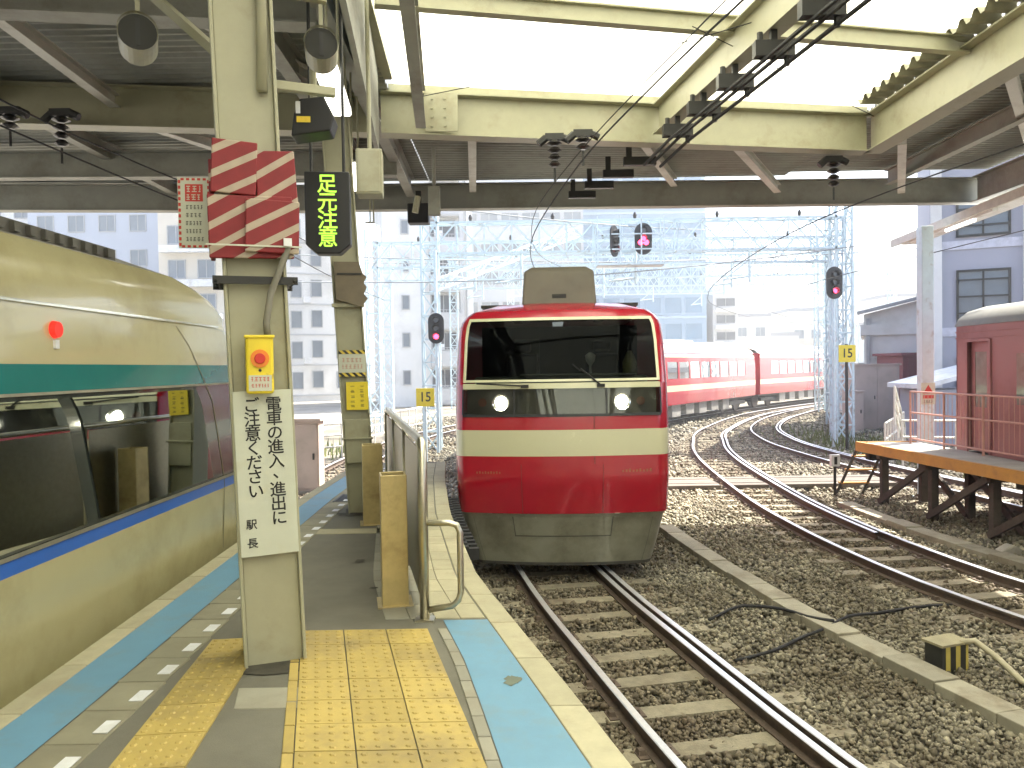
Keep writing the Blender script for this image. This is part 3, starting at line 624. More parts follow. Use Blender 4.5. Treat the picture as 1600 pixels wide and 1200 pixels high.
# small boxes and pipe under the far beam
for (x, y, z, lab) in ((-1.15, 12.3, 5.35, 'grey lamp bracket hanging from the far roof left of the hanging insulator'), ):
    t = thing('lamp_bracket', lab, 'bracket', (x, y, z)); MB().box(-.09, .09, -.05, .05, -.35, .1).build('plate', grey_paint, t, bevel=.01); MB().tube([(0, 0, .1), (0, 0, .7)], .03, 8).build('stem', grey_paint, t); MB().tube([(-.3, 0, -.3), (-.25, 0, -.05)], .05, 8).build('lamp', cream_paint, t)
db = thing('beam_box', 'black box fixed under the end beam at its left end', 'box', (-1.72, 15.2, 5.72)); MB().box(-.2, .2, -.15, .15, -.32, .05).build('case', black_plate, db, bevel=.02); MB().box(-.05, .05, -.05, .05, .05, .3).build('bracket', dark_metal, db)
# small signs on the second column
hz = STRIPES('black_yellow_stripes', (.03, .03, .03), (.72, .55, .08), (.7, 0, .7), .05, .5)
s2 = on(c2, P2, 'hazard_sign', 'pale sign between black and yellow hazard tapes on the second column', 'sign', 1.62, 0, -.15)
MB().box(-.14, .14, -.005, .005, -.14, .14).build('panel', white_board, s2); MB().box(-.14, .14, -.008, -.0055, .10, .14).build('tape', hz, s2); MB().box(-.14, .14, -.008, -.0055, -.14, -.10).build('tape', hz, s2)
for i in range(2): scribble(s2, -.11, .11, .035 - i * .07, .045, -.0055, M('faded_red_ink', (.5, .25, .2), .6), 20 + i)
s3 = on(c2, P2, 'yellow_notice', 'yellow notice on the second column, below the hazard tapes', 'sign', 1.27, .03, -.152)
MB().box(-.115, .115, -.005, .005, -.15, .15).build('panel', yellow_paint, s3)
for i in range(2): scribble(s3, -.12, .12, .05 - i * .1, .06, -.0055, M('olive_ink', (.25, .2, .03), .6), 30 + i, True)
pd2 = on(c2, P2, 'column_shroud', 'bent brown sheet shroud hanging on the second column, above its signs', 'shroud', 2.46, .03, -.13)
MB().prism([(-.16, .24), (.10, .24), (.14, .12), (.18, .08), (.15, .02), (.18, -.03), (.15, -.10), (.19, -.15), (.12, -.24), (-.14, -.16)], (0, -.06, 0), (1, 0, 0), (0, 0, 1), (0, .05, 0)).build('sheet', M('brown_sheet', (.16, .13, .085), .6, var=.2), pd2); MB().box(-.13, .13, -.068, -.06, .10, .12).build('strap', dark_metal, pd2)

# ------------------------------------------------------------------ barrier and posts on the platform
fx = thing('platform_barrier', 'stainless platform barrier with solid panel and tube handle at its end', 'barrier', (-.56, 4.88, PZ))
dv = Vector((-.86, 4.1, 0)); dvn = dv.normalized(); nx_ = Vector((dvn.y, -dvn.x, 0))
def Bp(u, v, z): p = dvn * u + nx_ * v; return (p.x, p.y, z)
L_ = dv.length
MB().tube([Bp(0, 0, 0), Bp(0, 0, 1.04), Bp(.04, 0, 1.09), Bp(.10, 0, 1.10), Bp(L_ - .1, 0, 1.10), Bp(L_ - .03, 0, 1.08), Bp(L_, 0, 1.0), Bp(L_, 0, 0)], .030, 12).build('frame_tube', stainless, fx, smooth=True)
for u in (1.4, 2.8): MB().tube([Bp(u, 0, 0), Bp(u, 0, 1.09)], .025, 10).build('post', stainless, fx, smooth=True)
for k in range(3):
    u0 = .06 + k * 1.4; MB().beam(Bp(u0, 0, .56), Bp(min(u0 + 1.30, L_ - .05), 0, .56), .012, .96).build('panel', M('brushed_panel', (.30, .28, .21), .38, .9, var=.15, scale=20), fx)
lpp = [(0, 0, .60), (.16, 0, .60), (.205, 0, .585), (.225, 0, .54), (.225, 0, .17), (.21, 0, .12), (.17, 0, .085), (.0, 0, .06)]
MB().tube(lpp, .020, 10).build('handle', stainless, fx, smooth=True)
MB().box(-.06, .06, -.05, .05, 0, .012).build('foot_plate', stainless, fx)
brass = M('yellowed_steel', (.52, .42, .20), .4, .55, var=.15, scale=9, dirt=(.35, .26, .12), dscale=4)
def hollow(label, loc, w_, d_, h, rz):
    t = thing('hollow_post', label, 'post', loc, rz, 'hollow posts by the barrier'); th = .012
    for (x0, x1, y0, y1) in ((-w_, w_, -d_, -d_ + th), (-w_, w_, d_ - th, d_), (-w_, -w_ + th, -d_ + th, d_ - th), (w_ - th, w_, -d_ + th, d_ - th)): MB().box(x0, x1, y0, y1, 0, h).build('side_plate', brass, t, bevel=.003)
    MB().box(-w_ + th, w_ - th, -d_ + th, d_ - th, h * .55, h * .56).build('inner_plate', dark_metal, t); MB().box(-w_ - .03, w_ + .03, -d_ - .03, d_ + .03, 0, .008).build('foot_plate', brass, t); return t
hollow('yellowed hollow square post with open top beside the barrier', (-.80, 5.26, PZ), .085, .10, .86, .2)
hollow('far yellowed post behind the barrier, half hidden', (-1.42, 8.0, PZ), .10, .10, .80, .2)

# ------------------------------------------------------------------ trains
class Shell:
    """car body as a smooth surface: s runs round the plan (0 = nose centre, 1 = corner start, 2 = side start, 3 = rear), z is the height"""
    def __init__(s, w, yf, r, bulge, length): s.w, s.yf, s.r, s.b, s.L = w, yf, r, bulge, length
    def P(s, t, z):
        w_ = interp(s.w, z); y0 = interp(s.yf, z); r = min(s.r, w_ * .6); sg = -1 if t < 0 else 1; a = abs(t); f = w_ - r
        if a <= 1: x = f * a; y = y0 + s.b * a * a
        elif a <= 2: q = (a - 1) * math.pi / 2; x = f + r * math.sin(q); y = y0 + s.b + (r + .12) * (1 - math.cos(q))
        else: x = w_; ys0 = y0 + s.b + r + .12; y = ys0 + (s.L - ys0) * (a - 2)
        return Vector((sg * x, y, z))
    def Nn(s, t, z):
        e = 1e-3; a = s.P(t + e, z) - s.P(t - e, z); c = s.P(t, z + e) - s.P(t, z - e); n = a.cross(c)
        return n.normalized() if n.length > 0 else Vector((0, -1, 0))
    def patch(s, b_, t0, t1, z0, z1, off=0., nt=None, nz=None, mi=0, zs=None):
        ks = sorted(set([t0, t1] + [k for k in (-2, -1, 1, 2) if t0 < k < t1])); ts = []
        for a, c in zip(ks[:-1], ks[1:]):
            n = 2 if (abs(a) >= 2 and abs(c) >= 2) else (nt or max(2, int(abs(c - a) * 8)))
            ts += [a + (c - a) * i / n for i in range(n)]
        ts.append(ks[-1]); nz = nz or max(2, int((z1 - z0) / .07)); zz = zs or [z0 + (z1 - z0) * i / nz for i in range(nz + 1)]
        rows = [[tuple(s.P(t, z) + (s.Nn(t, z) * off if off else Vector((0, 0, 0)))) for t in ts] for z in zz]
        b_.grid(rows, mi); return b_
train_red = M('train_red', (.34, .004, .018), .22, var=.04, scale=3, coat=.5, dirt=(.36, .02, .025), dscale=1.2)
train_cream = M('train_cream', (.52, .51, .33), .25, var=.03, scale=3, coat=.4)
skirt_m = M('skirt_grey', (.24, .24, .18), .32, .25, var=.08, scale=3, coat=.2, dirt=(.12, .105, .07), dscale=1.9, dlo=.45, dhi=.75)
wind = GLASS('windscreen_glass', (.24, .26, .235), .032, .02, 1.25)
cabin_dark = M('cab_interior', (.03, .034, .028), .8, var=.2)
roof_grey = M('train_roof_grey', (.13, .115, .085), .6, var=.12, dirt=(.09, .08, .06), dscale=1.5)
headl = EMIT('headlight_lens', (1, .96, .80), 14.)
car1 = thing('train_car', 'red express train front car with cream band and lit headlights', 'train car', (.615, 10.0, 0), -math.atan2(.055, 1), 'cars of the red train')
S1 = Shell([(.1, 1.16), (.4, 1.24), (.77, 1.32), (.79, 1.36), (1.3, 1.385), (1.9, 1.39), (2.5, 1.39), (3.0, 1.385), (3.2, 1.37), (3.32, 1.33), (3.41, 1.22), (3.49, 1.02), (3.55, .74), (3.60, .42), (3.62, .12)],
           [(.1, .16), (.77, .05), (.79, .02), (1.2, -.02), (1.6, 0), (2.0, .04), (2.45, .14), (3.0, .40), (3.3, .58), (3.41, .70), (3.49, .86), (3.55, 1.1), (3.60, 1.5), (3.62, 2.1)], .17, .13, 19.4)
def body1(name, mat, parts, sm=True):
    b_ = MB()
    for q in parts: S1.patch(b_, *q)
    return smooth_by_angle(b_.build(name, mat, car1), 40)
body1('body_shell', train_red, [(-3, 3, .79, 1.52), (-3, 3, 1.85, 2.05), (-3, 3, 2.40, 2.43), (-3, -1.12, 2.05, 2.40), (1.12, 3, 2.05, 2.40), (-3, -1.10, 2.43, 3.27), (1.10, 3, 2.43, 3.27), (-3, 3, 3.27, 3.41), (-2.07, 2.07, 3.41, 3.62)])
body1('roof', M('car_roof_grey', (.42, .40, .36), .6, var=.1, dirt=(.28, .26, .22)), [(-3, -2.07, 3.41, 3.62), (2.07, 3, 3.41, 3.62)])
body1('cream_band', train_cream, [(-3, 3, 1.52, 1.85)])
body1('skirt', skirt_m, [(-3, 3, .1, .785)])
b_ = MB(); S1.patch(b_, -.55, .55, .50, .77, .008); smooth_by_angle(b_.build('coupler_cover', skirt_m, car1))
b_ = MB()
for q in ((-.56, -.55, .49, .77), (.55, .56, .49, .77), (-.56, .56, .487, .50)): S1.patch(b_, *q, .010)
b_.build('cover_seam', M('dark_seam', (.07, .07, .055), .7), car1)
for s_ in (-1, 1):
    b_ = MB(); S1.patch(b_, *sorted((s_ * 1.02, s_ * 1.035)), .12, .77, .004); b_.build('skirt_seam', M('dark_seam', (.07, .07, .055), .7), car1)
    b_ = MB(); S1.patch(b_, *sorted((s_ * .42, s_ * .43)), .80, 1.42, .003); b_.build('panel_seam', M('panel_seam', (.20, .01, .012), .5, var=.1), car1)
    for k in range(5):
        c = S1.P(s_ * (.30 + k * .14), .735); MB().tube([(c.x, c.y - .012, .735), (c.x, c.y + .01, .735)], .011, 8).build('bolt', skirt_m, car1)
b_ = MB()
for q in ((-1.16, 1.16, 2.455, 2.485), (-1.16, 1.16, 3.262, 3.30), (-1.16, -1.03, 2.48, 3.265), (1.03, 1.16, 2.48, 3.265), (-1.16, 1.16, 2.37, 2.44)): S1.patch(b_, *q, .012)
smooth_by_angle(b_.build('windscreen_frame', train_cream, car1))
b_ = MB(); S1.patch(b_, -1.11, 1.11, 2.47, 3.28, .004); b_.build('windscreen', wind, car1, smooth=True)
b_ = MB(); S1.patch(b_, -1.14, 1.14, 2.03, 2.38, .006); b_.build('lamp_cover', GLASS('lamp_cover_glass', (.75, .75, .7), .06), car1, smooth=True)
b_ = MB(); S1.patch(b_, -1.14, 1.14, 2.02, 2.42, -.10); b_.build('lamp_recess', M('lamp_recess', (.05, .05, .045), .4, var=.15), car1, smooth=True)
b_ = MB()
for q in ((-1.16, 1.16, 2.015, 2.05), (-1.2, -1.12, 2.04, 2.37), (1.12, 1.2, 2.04, 2.37), (-.50, -.48, 2.04, 2.37), (.46, .48, 2.04, 2.37)): S1.patch(b_, *q, .011)
smooth_by_angle(b_.build('lamp_frame', black_plate, car1))
for s_ in (-1, 1):
    c = S1.P(s_ * .635, 2.2); x = c.x; y = c.y
    MB().tube([(x, y - .01, 2.2), (x, y + .05, 2.2)], [.105, .045], 20, cap=False).build('lamp_reflector', M('chrome', (.8, .8, .78), .12, 1.), car1, smooth=True)
    hl = MB().tube([(x, y + .02, 2.2), (x, y + .05, 2.2)], .042, 20).build('headlight', headl, car1)
    MB().tube([(x + s_ * .24, y + .08, 2.2), (x + s_ * .24, y + .10, 2.2)], .055, 16).build('tail_lamp', M('tail_lamp_off', (.12, .05, .04), .2), car1)
b_ = MB(); S1.patch(b_, -1.6, 1.6, .1, .14, .004); smooth_by_angle(b_.build('skirt_lip', M('skirt_lip_rubber', (.05, .048, .04), .8, var=.3), car1))
# wipers
for x in (-.40, .44):
    p = S1.P(x / 1.06, 2.41) + Vector((0, -.03, 0)); q = S1.P((x - .22) / 1.06, 2.62) + Vector((0, -.035, 0))
    o = MB().box(p.x - .05, p.x + .05, p.y - .02, p.y + .03, 2.385, 2.425).build('wiper', dark_metal, car1)
    if x > 0: MB().beam(p, q, .022, .02).build('wiper_arm', dark_metal, o); MB().beam(q + Vector((-.10, -.0, .06)), q + Vector((.0, 0, -.03)), .016, .02).build('wiper_blade', black_rubber, o)
    else: MB().beam(p, p + Vector((-.62, .03, .035)), .02, .018).build('wiper_blade', black_rubber, o)
# cab interior: floor, dashboard, bulkhead, seats
MB().box(-1.2, 1.2, 1.0, 2.9, 2.0, 2.02).box(-1.25, 1.25, 2.9, 2.95, 1.2, 3.3).build('cab_bulkhead', cabin_dark, car1)
MB().box(-1.15, 1.15, .62, 1.02, 2.2, 2.52).box(-.55, 1.0, .60, .66, 2.515, 2.555).build('dashboard', M('dashboard', (.12, .13, .11), .6), car1, bevel=.02)
for x in (-.55, .62): MB().box(x - .24, x + .24, 1.75, 1.9, 2.3, 2.84).box(x - .13, x + .13, 1.76, 1.88, 2.86, 3.02).build('cab_seat', M('cab_seat', (.05, .05, .055), .8), car1, bevel=.04)
MB().box(-.72, -.32, 2.85, 2.9, 2.45, 3.1).build('cab_window', M('cab_back_window', (.10, .12, .10), .3), car1)
MB().tube([(.42, 1.15, 2.52), (.42, 1.15, 2.66), (.42, 1.12, 2.72), (.42, 1.1, 2.80), (.42, 1.1, 2.84)], [.02, .02, .06, .075, .02], 14).build('white_reflection', white_paint, car1, smooth=True)  # solid white shape standing in for a reflection in the windscreen
MB().tube([(.98, 1.3, 2.5), (.98, 1.3, 2.7), (.98, 1.3, 2.78), (.98, 1.3, 2.86)], [.10, .10, .07, .03], 12).build('yellow_reflection', M('yellow_reflection', (.45, .42, .18), .6), car1, smooth=True)  # solid yellowish shape, added for a second windscreen reflection
# roof: air-conditioning box with bevelled ends, side plates
MB().add([(-.53, 1.3, 3.52), (.53, 1.3, 3.52), (.50, 1.45, 4.02), (-.50, 1.45, 4.02), (-.40, 1.55, 4.09), (.40, 1.55, 4.09), (-.55, 5.2, 3.50), (.55, 5.2, 3.50), (.50, 5.1, 4.02), (-.50, 5.1, 4.02), (-.40, 5.0, 4.09), (.40, 5.0, 4.09)],
         [(0, 1, 2, 3), (3, 2, 5, 4), (7, 6, 9, 8), (8, 9, 10, 11), (1, 7, 8, 2), (6, 0, 3, 9), (2, 8, 11, 5), (9, 3, 4, 10), (4, 5, 11, 10), (0, 6, 7, 1)]).build('roof_unit', roof_grey, car1, bevel=.03)
for s_ in (-1, 1): MB().box(s_ * .70 if s_ > 0 else -1.14, 1.14 if s_ > 0 else -.70, 1.6, 6, 3.52, 3.56).build('roof_plate', dark_metal, car1)
MB().beam((0, 1.38, 3.6), (0, 1.46, 3.88), .012, .01).box(-.1, .1, 1.33, 1.36, 3.62, 3.68).build('roof_unit_rib', dark_metal, car1)
# centre panel seam and faded emblems on the front
seam = M('panel_seam', (.20, .01, .012), .5, var=.1)
b_ = MB(); S1.patch(b_, .33, .345, 1.86, 2.02, .002); S1.patch(b_, .33, .345, 1.42, 1.52, .002); b_.build('panel_seam', seam, car1)
b_ = MB(); b4 = MB()
for i in range(9): S1.patch(b4, .62 + i * .036, .64 + i * .036, 1.31, 1.335 + .008 * (i % 3), .002, 1, 1); S1.patch(b_, -.90 + i * .030, -.885 + i * .030, 1.30, 1.325 + .006 * (i % 2), .002, 1, 1)
stuff(b_.build('faded_emblem', M('faded_emblem', (.30, .10, .04), .4), car1)); stuff(b4.build('faded_emblem', M('faded_emblem', (.3, .1, .04), .4), car1))
# underframe, bogie
def bogie(parent, y, rz=0.):
    bg = MB().box(-1.05, -.88, y - 1.3, y + 1.3, .42, .62).box(.88, 1.05, y - 1.3, y + 1.3, .42, .62).box(-.9, .9, y - .2, y + .2, .42, .66).build('bogie', dark_metal, parent)
    for yy in (y - 1.05, y + 1.05):
        for s_ in (-1, 1): MB().tube([(s_ * .50, yy, .43), (s_ * .53, yy, .43), (s_ * .60, yy, .43), (s_ * .60, yy, .43)], [.44, .43, .43, .1], 20).build('wheel', M('wheel_steel', (.10, .08, .07), .5, .7, var=.2), bg)
        MB().tube([(-.5, yy, .43), (.5, yy, .43)], .07, 10).build('axle', dark_metal, bg)
MB().box(-1.28, 1.28, 1.2, 19.2, .80, 1.0).box(-1.1, 1.1, 6, 13.5, .30, .8).build('underframe', M('underfloor', (.06, .055, .05), .8, var=.3), car1)
bogie(car1, 3.2); bogie(car1, 16.2)
MB().box(-1.30, 1.30, 19.36, 19.4, .9, 3.3).build('end_wall', train_red, car1)
# following cars
side_glass = GLASS('car_window_glass', (.16, .13, .13), .05)
white_roof = M('car_roof_white', (.70, .66, .60), .5, var=.05, dirt=(.5, .46, .42), dscale=.8)
CS = [(1.36, .85), (1.38, 1.3), (1.38, 1.9), (1.37, 2.6), (1.34, 3.0), (1.28, 3.22), (1.10, 3.42), (.75, 3.55), (0, 3.62)]
def coach(label, p0, p1):
    p0 = Vector(p0); p1 = Vector(p1); d = p1 - p0; L = d.length
    t = thing('train_car', label, 'train car', (p0.x, p0.y, 0), -math.atan2(d.x, d.y), 'cars of the red train')
    def ring(zlo, zhi): return [(-x, z) for x, z in CS if zlo - 1e-6 <= z <= zhi + 1e-6]
    def wx(z): return float(np.interp(z, [c[1] for c in CS], [c[0] for c in CS]))
    def side(z0, z1, y0, y1, off=0., bb=None, sd=None):
        bb = bb or MB()
        for s_ in ((-1, 1) if sd is None else (sd,)):
            zs_ = [z0] + [c[1] for c in CS if z0 < c[1] < z1] + [z1]; r0 = [(s_ * (wx(z) + off), y0, z) for z in zs_]; r1 = [(s_ * (wx(z) + off), y1, z) for z in zs_]
            bb.grid([r0, r1] if s_ > 0 else [r1, r0])
        return bb
    nwin = 11; wy0, wy1 = 1.7, L - 1.7; pitch = (wy1 - wy0) / nwin
    for sd in (-1, 1):
        b2 = side(.85, 1.45, 0, L, 0, None, sd); side(1.72, 2.02, 0, L, 0, b2, sd); side(2.78, 2.98, 0, L, 0, b2, sd); side(2.02, 2.78, 0, wy0, 0, b2, sd); side(2.02, 2.78, wy1, L, 0, b2, sd)
        for i in range(nwin + 1): yy = wy0 + i * pitch; side(2.02, 2.78, max(yy - .11, wy0), min(yy + .11, wy1), 0, b2, sd)
        side(3.12, 3.20, 0, L, 0, b2, sd); b2.build('body_side', train_red, t)
        side(1.45, 1.72, 0, L, 0, None, sd).build('cream_band', train_cream, t); side(2.98, 3.12, 0, L, 0, None, sd).build('cream_band', train_cream, t)
    for i in range(nwin):
        yy = wy0 + i * pitch
        for sd in (-1, 1): side(2.02, 2.78, yy + .11, yy + pitch - .11, -.02, None, sd).build('window', side_glass, t)
    rb = MB(); zs_ = [c for c in CS if c[1] >= 3.2]; prof = [(-1.285, 3.2)] + [(-x, z) for x, z in zs_] + [(x, z) for x, z in reversed(zs_[:-1])] + [(1.285, 3.2)]
    rb.grid([[(x, L, z) for x, z in prof], [(x, 0, z) for x, z in prof]]); rb.build('roof', white_roof, t, smooth=True)
    for yy in (.0, L - .03): MB().box(-1.36, 1.36, yy, yy + .03, .85, 3.25).build('end_wall', train_red, t)
    MB().box(-1.25, 1.25, .4, L - .4, 1.05, 1.1).box(-.9, .9, .6, L - .6, 1.1, 1.9).build('seat_rows', M('coach_interior', (.14, .09, .085), .8, var=.2), t)
    for yy in (L * .18, L * .5, L * .82): MB().box(-.85, .85, yy - 1.3, yy + 1.3, 3.5, 3.82, 0, .92).build('roof_unit', white_roof, t, bevel=.03)
    for i in range(7):
        yy = 3.9 + i * (L - 8.6) / 6; MB().box(.7, 1.26, yy - .55, yy + .45, .30 + .05 * (i % 2), .86).build('equipment_box', M('underfloor_box', (.24, .23, .21), .7, var=.3), t)
    MB().box(-1.2, 1.2, .1, L - .1, .72, .85).build('underframe', M('underfloor', (.06, .055, .05), .8), t)
    bogie(t, 2.2); bogie(t, L - 2.2)
    return t
coach('red and cream middle car curving away behind the front car', (2.35, 30.6), (12.75, 46.2))
coach('red and cream rear car farthest along the curve', (13.3, 46.95), (25.2, 61.8))

# cream and teal train at the left, nose pointing away from the camera
lt_cream = M('express_cream', (.46, .42, .23), .22, var=.03, scale=2, coat=.35, dirt=(.34, .30, .15), dscale=.7)
teal = M('express_teal', (.005, .17, .16), .25, var=.05, coat=.5)
blue_line = M('express_blue', (.03, .13, .50), .3, var=.05, coat=.4)
lt = thing('express_train', 'cream train with teal band and dark windows beside the left platform edge', 'train', (-4.06, 9.25, 0), math.pi)
S2 = Shell([(.3, 1.33), (.9, 1.40), (1.6, 1.43), (2.3, 1.43), (2.75, 1.42), (3.05, 1.40), (3.25, 1.37), (3.42, 1.30), (3.50, 1.16), (3.60, .85), (3.68, .4), (3.70, .1)],
           [(.3, .30), (1.0, .0), (1.7, .0), (2.4, .25), (2.9, .75), (3.05, 1.0), (3.15, .95), (3.3, 1.2), (3.42, 1.6), (3.5, 2.1), (3.6, 2.9), (3.68, 3.9), (3.70, 5.0)], .62, .30, 19.0)
def body2(name, mat, parts, off=0.):
    b_ = MB()
    for q in parts: S2.patch(b_, *q, off)
    return smooth_by_angle(b_.build(name, mat, lt), 40)
body2('body_shell', lt_cream, [(-3, 3, .3, 1.60), (-3, 3, 2.71, 3.44), (-1.35, 1.35, 1.60, 1.68)])
body2('blue_stripe', blue_line, [(-3, -1.35, 1.60, 1.68), (1.35, 3, 1.60, 1.68)])
body2('teal_band', teal, [(-3, -1.5, 2.55, 2.71), (1.5, 3, 2.55, 2.71)])
body2('windscreen', GLASS('express_glass', (.10, .12, .11), .12), [(-1.5, 1.5, 1.68, 2.71)])
body2('window_surround', M('window_black', (.045, .052, .046), .12, var=.1, coat=.8), [(-3, -1.5, 1.68, 2.55), (1.5, 3, 1.68, 2.55)])
body2('roof', M('express_roof', (.36, .35, .31), .5, var=.1, dirt=(.22, .2, .16)), [(-3, 3, 3.44, 3.70)])
b_ = MB()
for s_ in (-1, 1): S2.patch(b_, *sorted((s_ * 2.0, s_ * 3.0)), 3.045, 3.062, .012)
b_.build('cantrail_highlight', M('highlight_strip', (.75, .74, .62), .2, .6), lt)  # bright strip laid along the cantrail as its white highlight line
b_ = MB()
for s_ in (-1, 1):
    S2.patch(b_, *sorted((s_ * 1.9, s_ * 3.0)), 1.685, 1.71, .01); S2.patch(b_, *sorted((s_ * 1.9, s_ * 3.0)), 2.535, 2.552, .01)
b_.build('window_trim', M('window_trim', (.35, .33, .25), .3, .5), lt)
wg = GLASS('express_window', (.16, .19, .165), .42)
for k in range(8):
    for s_ in (-1, 1):
        a0 = 2.07 + k * .115; bb = MB(); S2.patch(bb, *sorted((s_ * a0, s_ * (a0 + .106))), 1.73, 2.51, .008); bb.build('window', wg, lt, smooth=True)
for k, a0 in enumerate((2.055, 2.30, 2.365, 2.60, 2.84)):
    for s_ in (-1, 1):
        bb = MB(); S2.patch(bb, *sorted((s_ * a0, s_ * (a0 + .0009))), 1.05, 3.02, .003); bb.build('panel_seam', M('cream_seam', (.16, .14, .07), .7), lt)
rbm = MB()
for k in range(100): rbm.box(-1.25, -1.21, 3.6 + k * .15, 3.66 + k * .15, 3.47, 3.53)
stuff(rbm.build('roof_gutter_clips', M('gutter_dark', (.10, .095, .08), .6), lt))
MB().box(-1.22, -1.15, 3.5, 18.6, 3.44, 3.54).build('roof_gutter', M('gutter_dark', (.10, .095, .08), .6), lt)
for k in range(3): MB().box(-.8, .8, 4.2 + k * 5, 7 + k * 5, 3.62, 3.82, 0, .9).build('roof_unit', roof_grey, lt, bevel=.04)
MB().box(-1.41, 1.41, 18.95, 19.0, .4, 3.4).build('end_wall', lt_cream, lt)
lmp = S2.P(-2.165, 2.90); lp = MB().tube([(lmp.x - .0, lmp.y, 2.91), (lmp.x - .03, lmp.y, 2.91)], [.052, .045], 16).build('side_lamp', EMIT('side_lamp_red', (.75, .02, .012), .35), lt); MB().box(lmp.x - .02, lmp.x, lmp.y - .02, lmp.y + .02, 2.80, 2.85).build('lamp_clip', white_paint, lp)
MB().box(-1.2, 1.2, 1.5, 18.8, .35, .4).build('underframe', dark_metal, lt); bogie(lt, 3.2); bogie(lt, 15.5)

# maroon car on the inner track behind the deck
mar = M('maroon_paint', (.33, .145, .145), .45, var=.06, scale=2, dirt=(.22, .07, .07), dscale=1)
mc = thing('maroon_train_car', 'old maroon train car with grey roof behind the raised deck', 'train car', (9.78, 15.0, 0), math.pi - .03)
prof = [(-1.36, .95), (-1.38, 1.5), (-1.38, 3.0), (-1.34, 3.25), (-1.2, 3.48), (-.9, 3.63), (0, 3.72)]
pr = prof + [(-x, z) for x, z in reversed(prof[:-1])]
side_pts = [p for p in pr if p[1] <= 3.25]
mb_ = MB()
for s_ in (-1, 1):   # side with a door opening
    def pan(y0, y1, z0, z1):
        rr = [(s_ * 1.38, y0, z0), (s_ * 1.38, y1, z0)], [(s_ * 1.38, y0, z1), (s_ * 1.38, y1, z1)]
        mb_.grid(rr if s_ > 0 else [list(reversed(r)) for r in rr])
    pan(0, .42, .95, 3.05); pan(.42, 1.10, 2.98, 3.05); pan(1.10, 18, .95, 3.05); pan(0, 18, 3.05, 3.28)
mb_.build('body_side', mar, mc)
MB().prism([(x, z) for x, z in pr], (0, 0, 0), (1, 0, 0), (0, 0, 1), (0, .04, 0)).build('end_wall', mar, mc)
rp = [(-1.40, 3.28), (-1.33, 3.42), (-1.15, 3.56), (-.8, 3.66), (0, 3.72)]; rp = rp + [(-x, z) for x, z in reversed(rp[:-1])]
MB().grid([[(x, 18, z) for x, z in rp], [(x, -.03, z) for x, z in rp]]).build('roof', M('maroon_car_roof', (.22, .22, .19), .6, var=.15), mc, smooth=True)
for z in (3.05, 3.16): MB().box(1.38, 1.40, 0, 18, z, z + .02).box(-1.40, -1.38, 0, 18, z, z + .02).build('moulding', mar, mc)
dr = MB().box(1.30, 1.33, .42, 1.10, 1.0, 2.98).build('door', mar, mc)
MB().box(1.325, 1.345, .53, .99, 1.75, 1.80).box(1.325, 1.345, .53, .99, 2.80, 2.85).box(1.325, 1.345, .53, .57, 1.8, 2.8).box(1.325, 1.345, .95, .99, 1.8, 2.8).build('door_window_frame', mar, dr)
MB().box(1.331, 1.336, .57, .95, 1.8, 2.8).build('door_window', M('old_glass', (.20, .24, .21), .08, var=.3, scale=5), dr)
MB().box(1.38, 1.41, .36, .42, .97, 3.02).box(1.38, 1.41, 1.10, 1.16, .97, 3.02).box(1.38, 1.41, .42, 1.10, 2.98, 3.03).build('door_frame', mar, mc)
for k in range(5): MB().box(1.381, 1.392, 1.9 + k * 1.5, 2.9 + k * 1.5, 1.9, 2.75).build('window', M('old_glass', (.20, .24, .21), .08), mc)
MB().tube([(1.43, 1.22, 1.3), (1.43, 1.22, 2.3)], .015, 8).build('grab_rail', mar, mc)
MB().box(-1.3, 1.3, .2, 17.8, .7, .95).build('underframe', dark_metal, mc); bogie(mc, 2.6); bogie(mc, 15)

# ------------------------------------------------------------------ raised timber deck
dk = thing('raised_deck', 'raised timber boarding deck with orange edge and braced posts', 'deck', (7.3, 13, -.2))
def D(x, y, z): return (x, y, z)
def dl(y): return 7.02 + (16.2 - y) * .074
deck_m = M('deck_boards', (.38, .37, .33), .75, objrand=.12, var=.15, scale=4, dirt=(.25, .23, .19), dscale=2)
orange = M('orange_edge', (.50, .25, .05), .6, var=.2, dirt=(.3, .15, .05), dscale=3)
y = 16.2
while y > 6:
    MB().box(dl(y) + .06, 8.24, y - .205, y, .93, 1.0).build('deck_board', deck_m, dk, world=True, bevel=.006); y -= .21
MB().beam((dl(16.25) + .02, 16.25, .93), (dl(6) + .02, 6, .93), .07, .19).build('edge_beam', orange, dk, world=True); MB().beam((dl(16.2), 16.25, .93), (8.24, 16.25, .93), .07, .17).build('edge_beam', orange, dk, world=True)
for yy in (15.6, 14.0, 12.4, 10.8, 9.2):
    for xx in (dl(yy) + .22, 8.05): MB().box(xx - .065, xx + .065, yy - .065, yy + .065, -.22, .86).build('post', wood_dark, dk, world=True, bevel=.008)
    MB().box(dl(yy) + .1, 8.2, yy - .07, yy + .07, .74, .86).build('cross_bearer', wood_dark, dk, world=True)
for a, c in ((15.6, 14.0), (14.0, 12.4), (12.4, 10.8)): MB().beam((dl(a) + .12, a, -.1), (dl(c) + .12, c, .8), .06, .11).build('brace', wood_dark, dk, world=True); MB().beam((8.0, a, .8), (8.0, c, -.1), .06, .11).build('brace', wood_dark, dk, world=True)
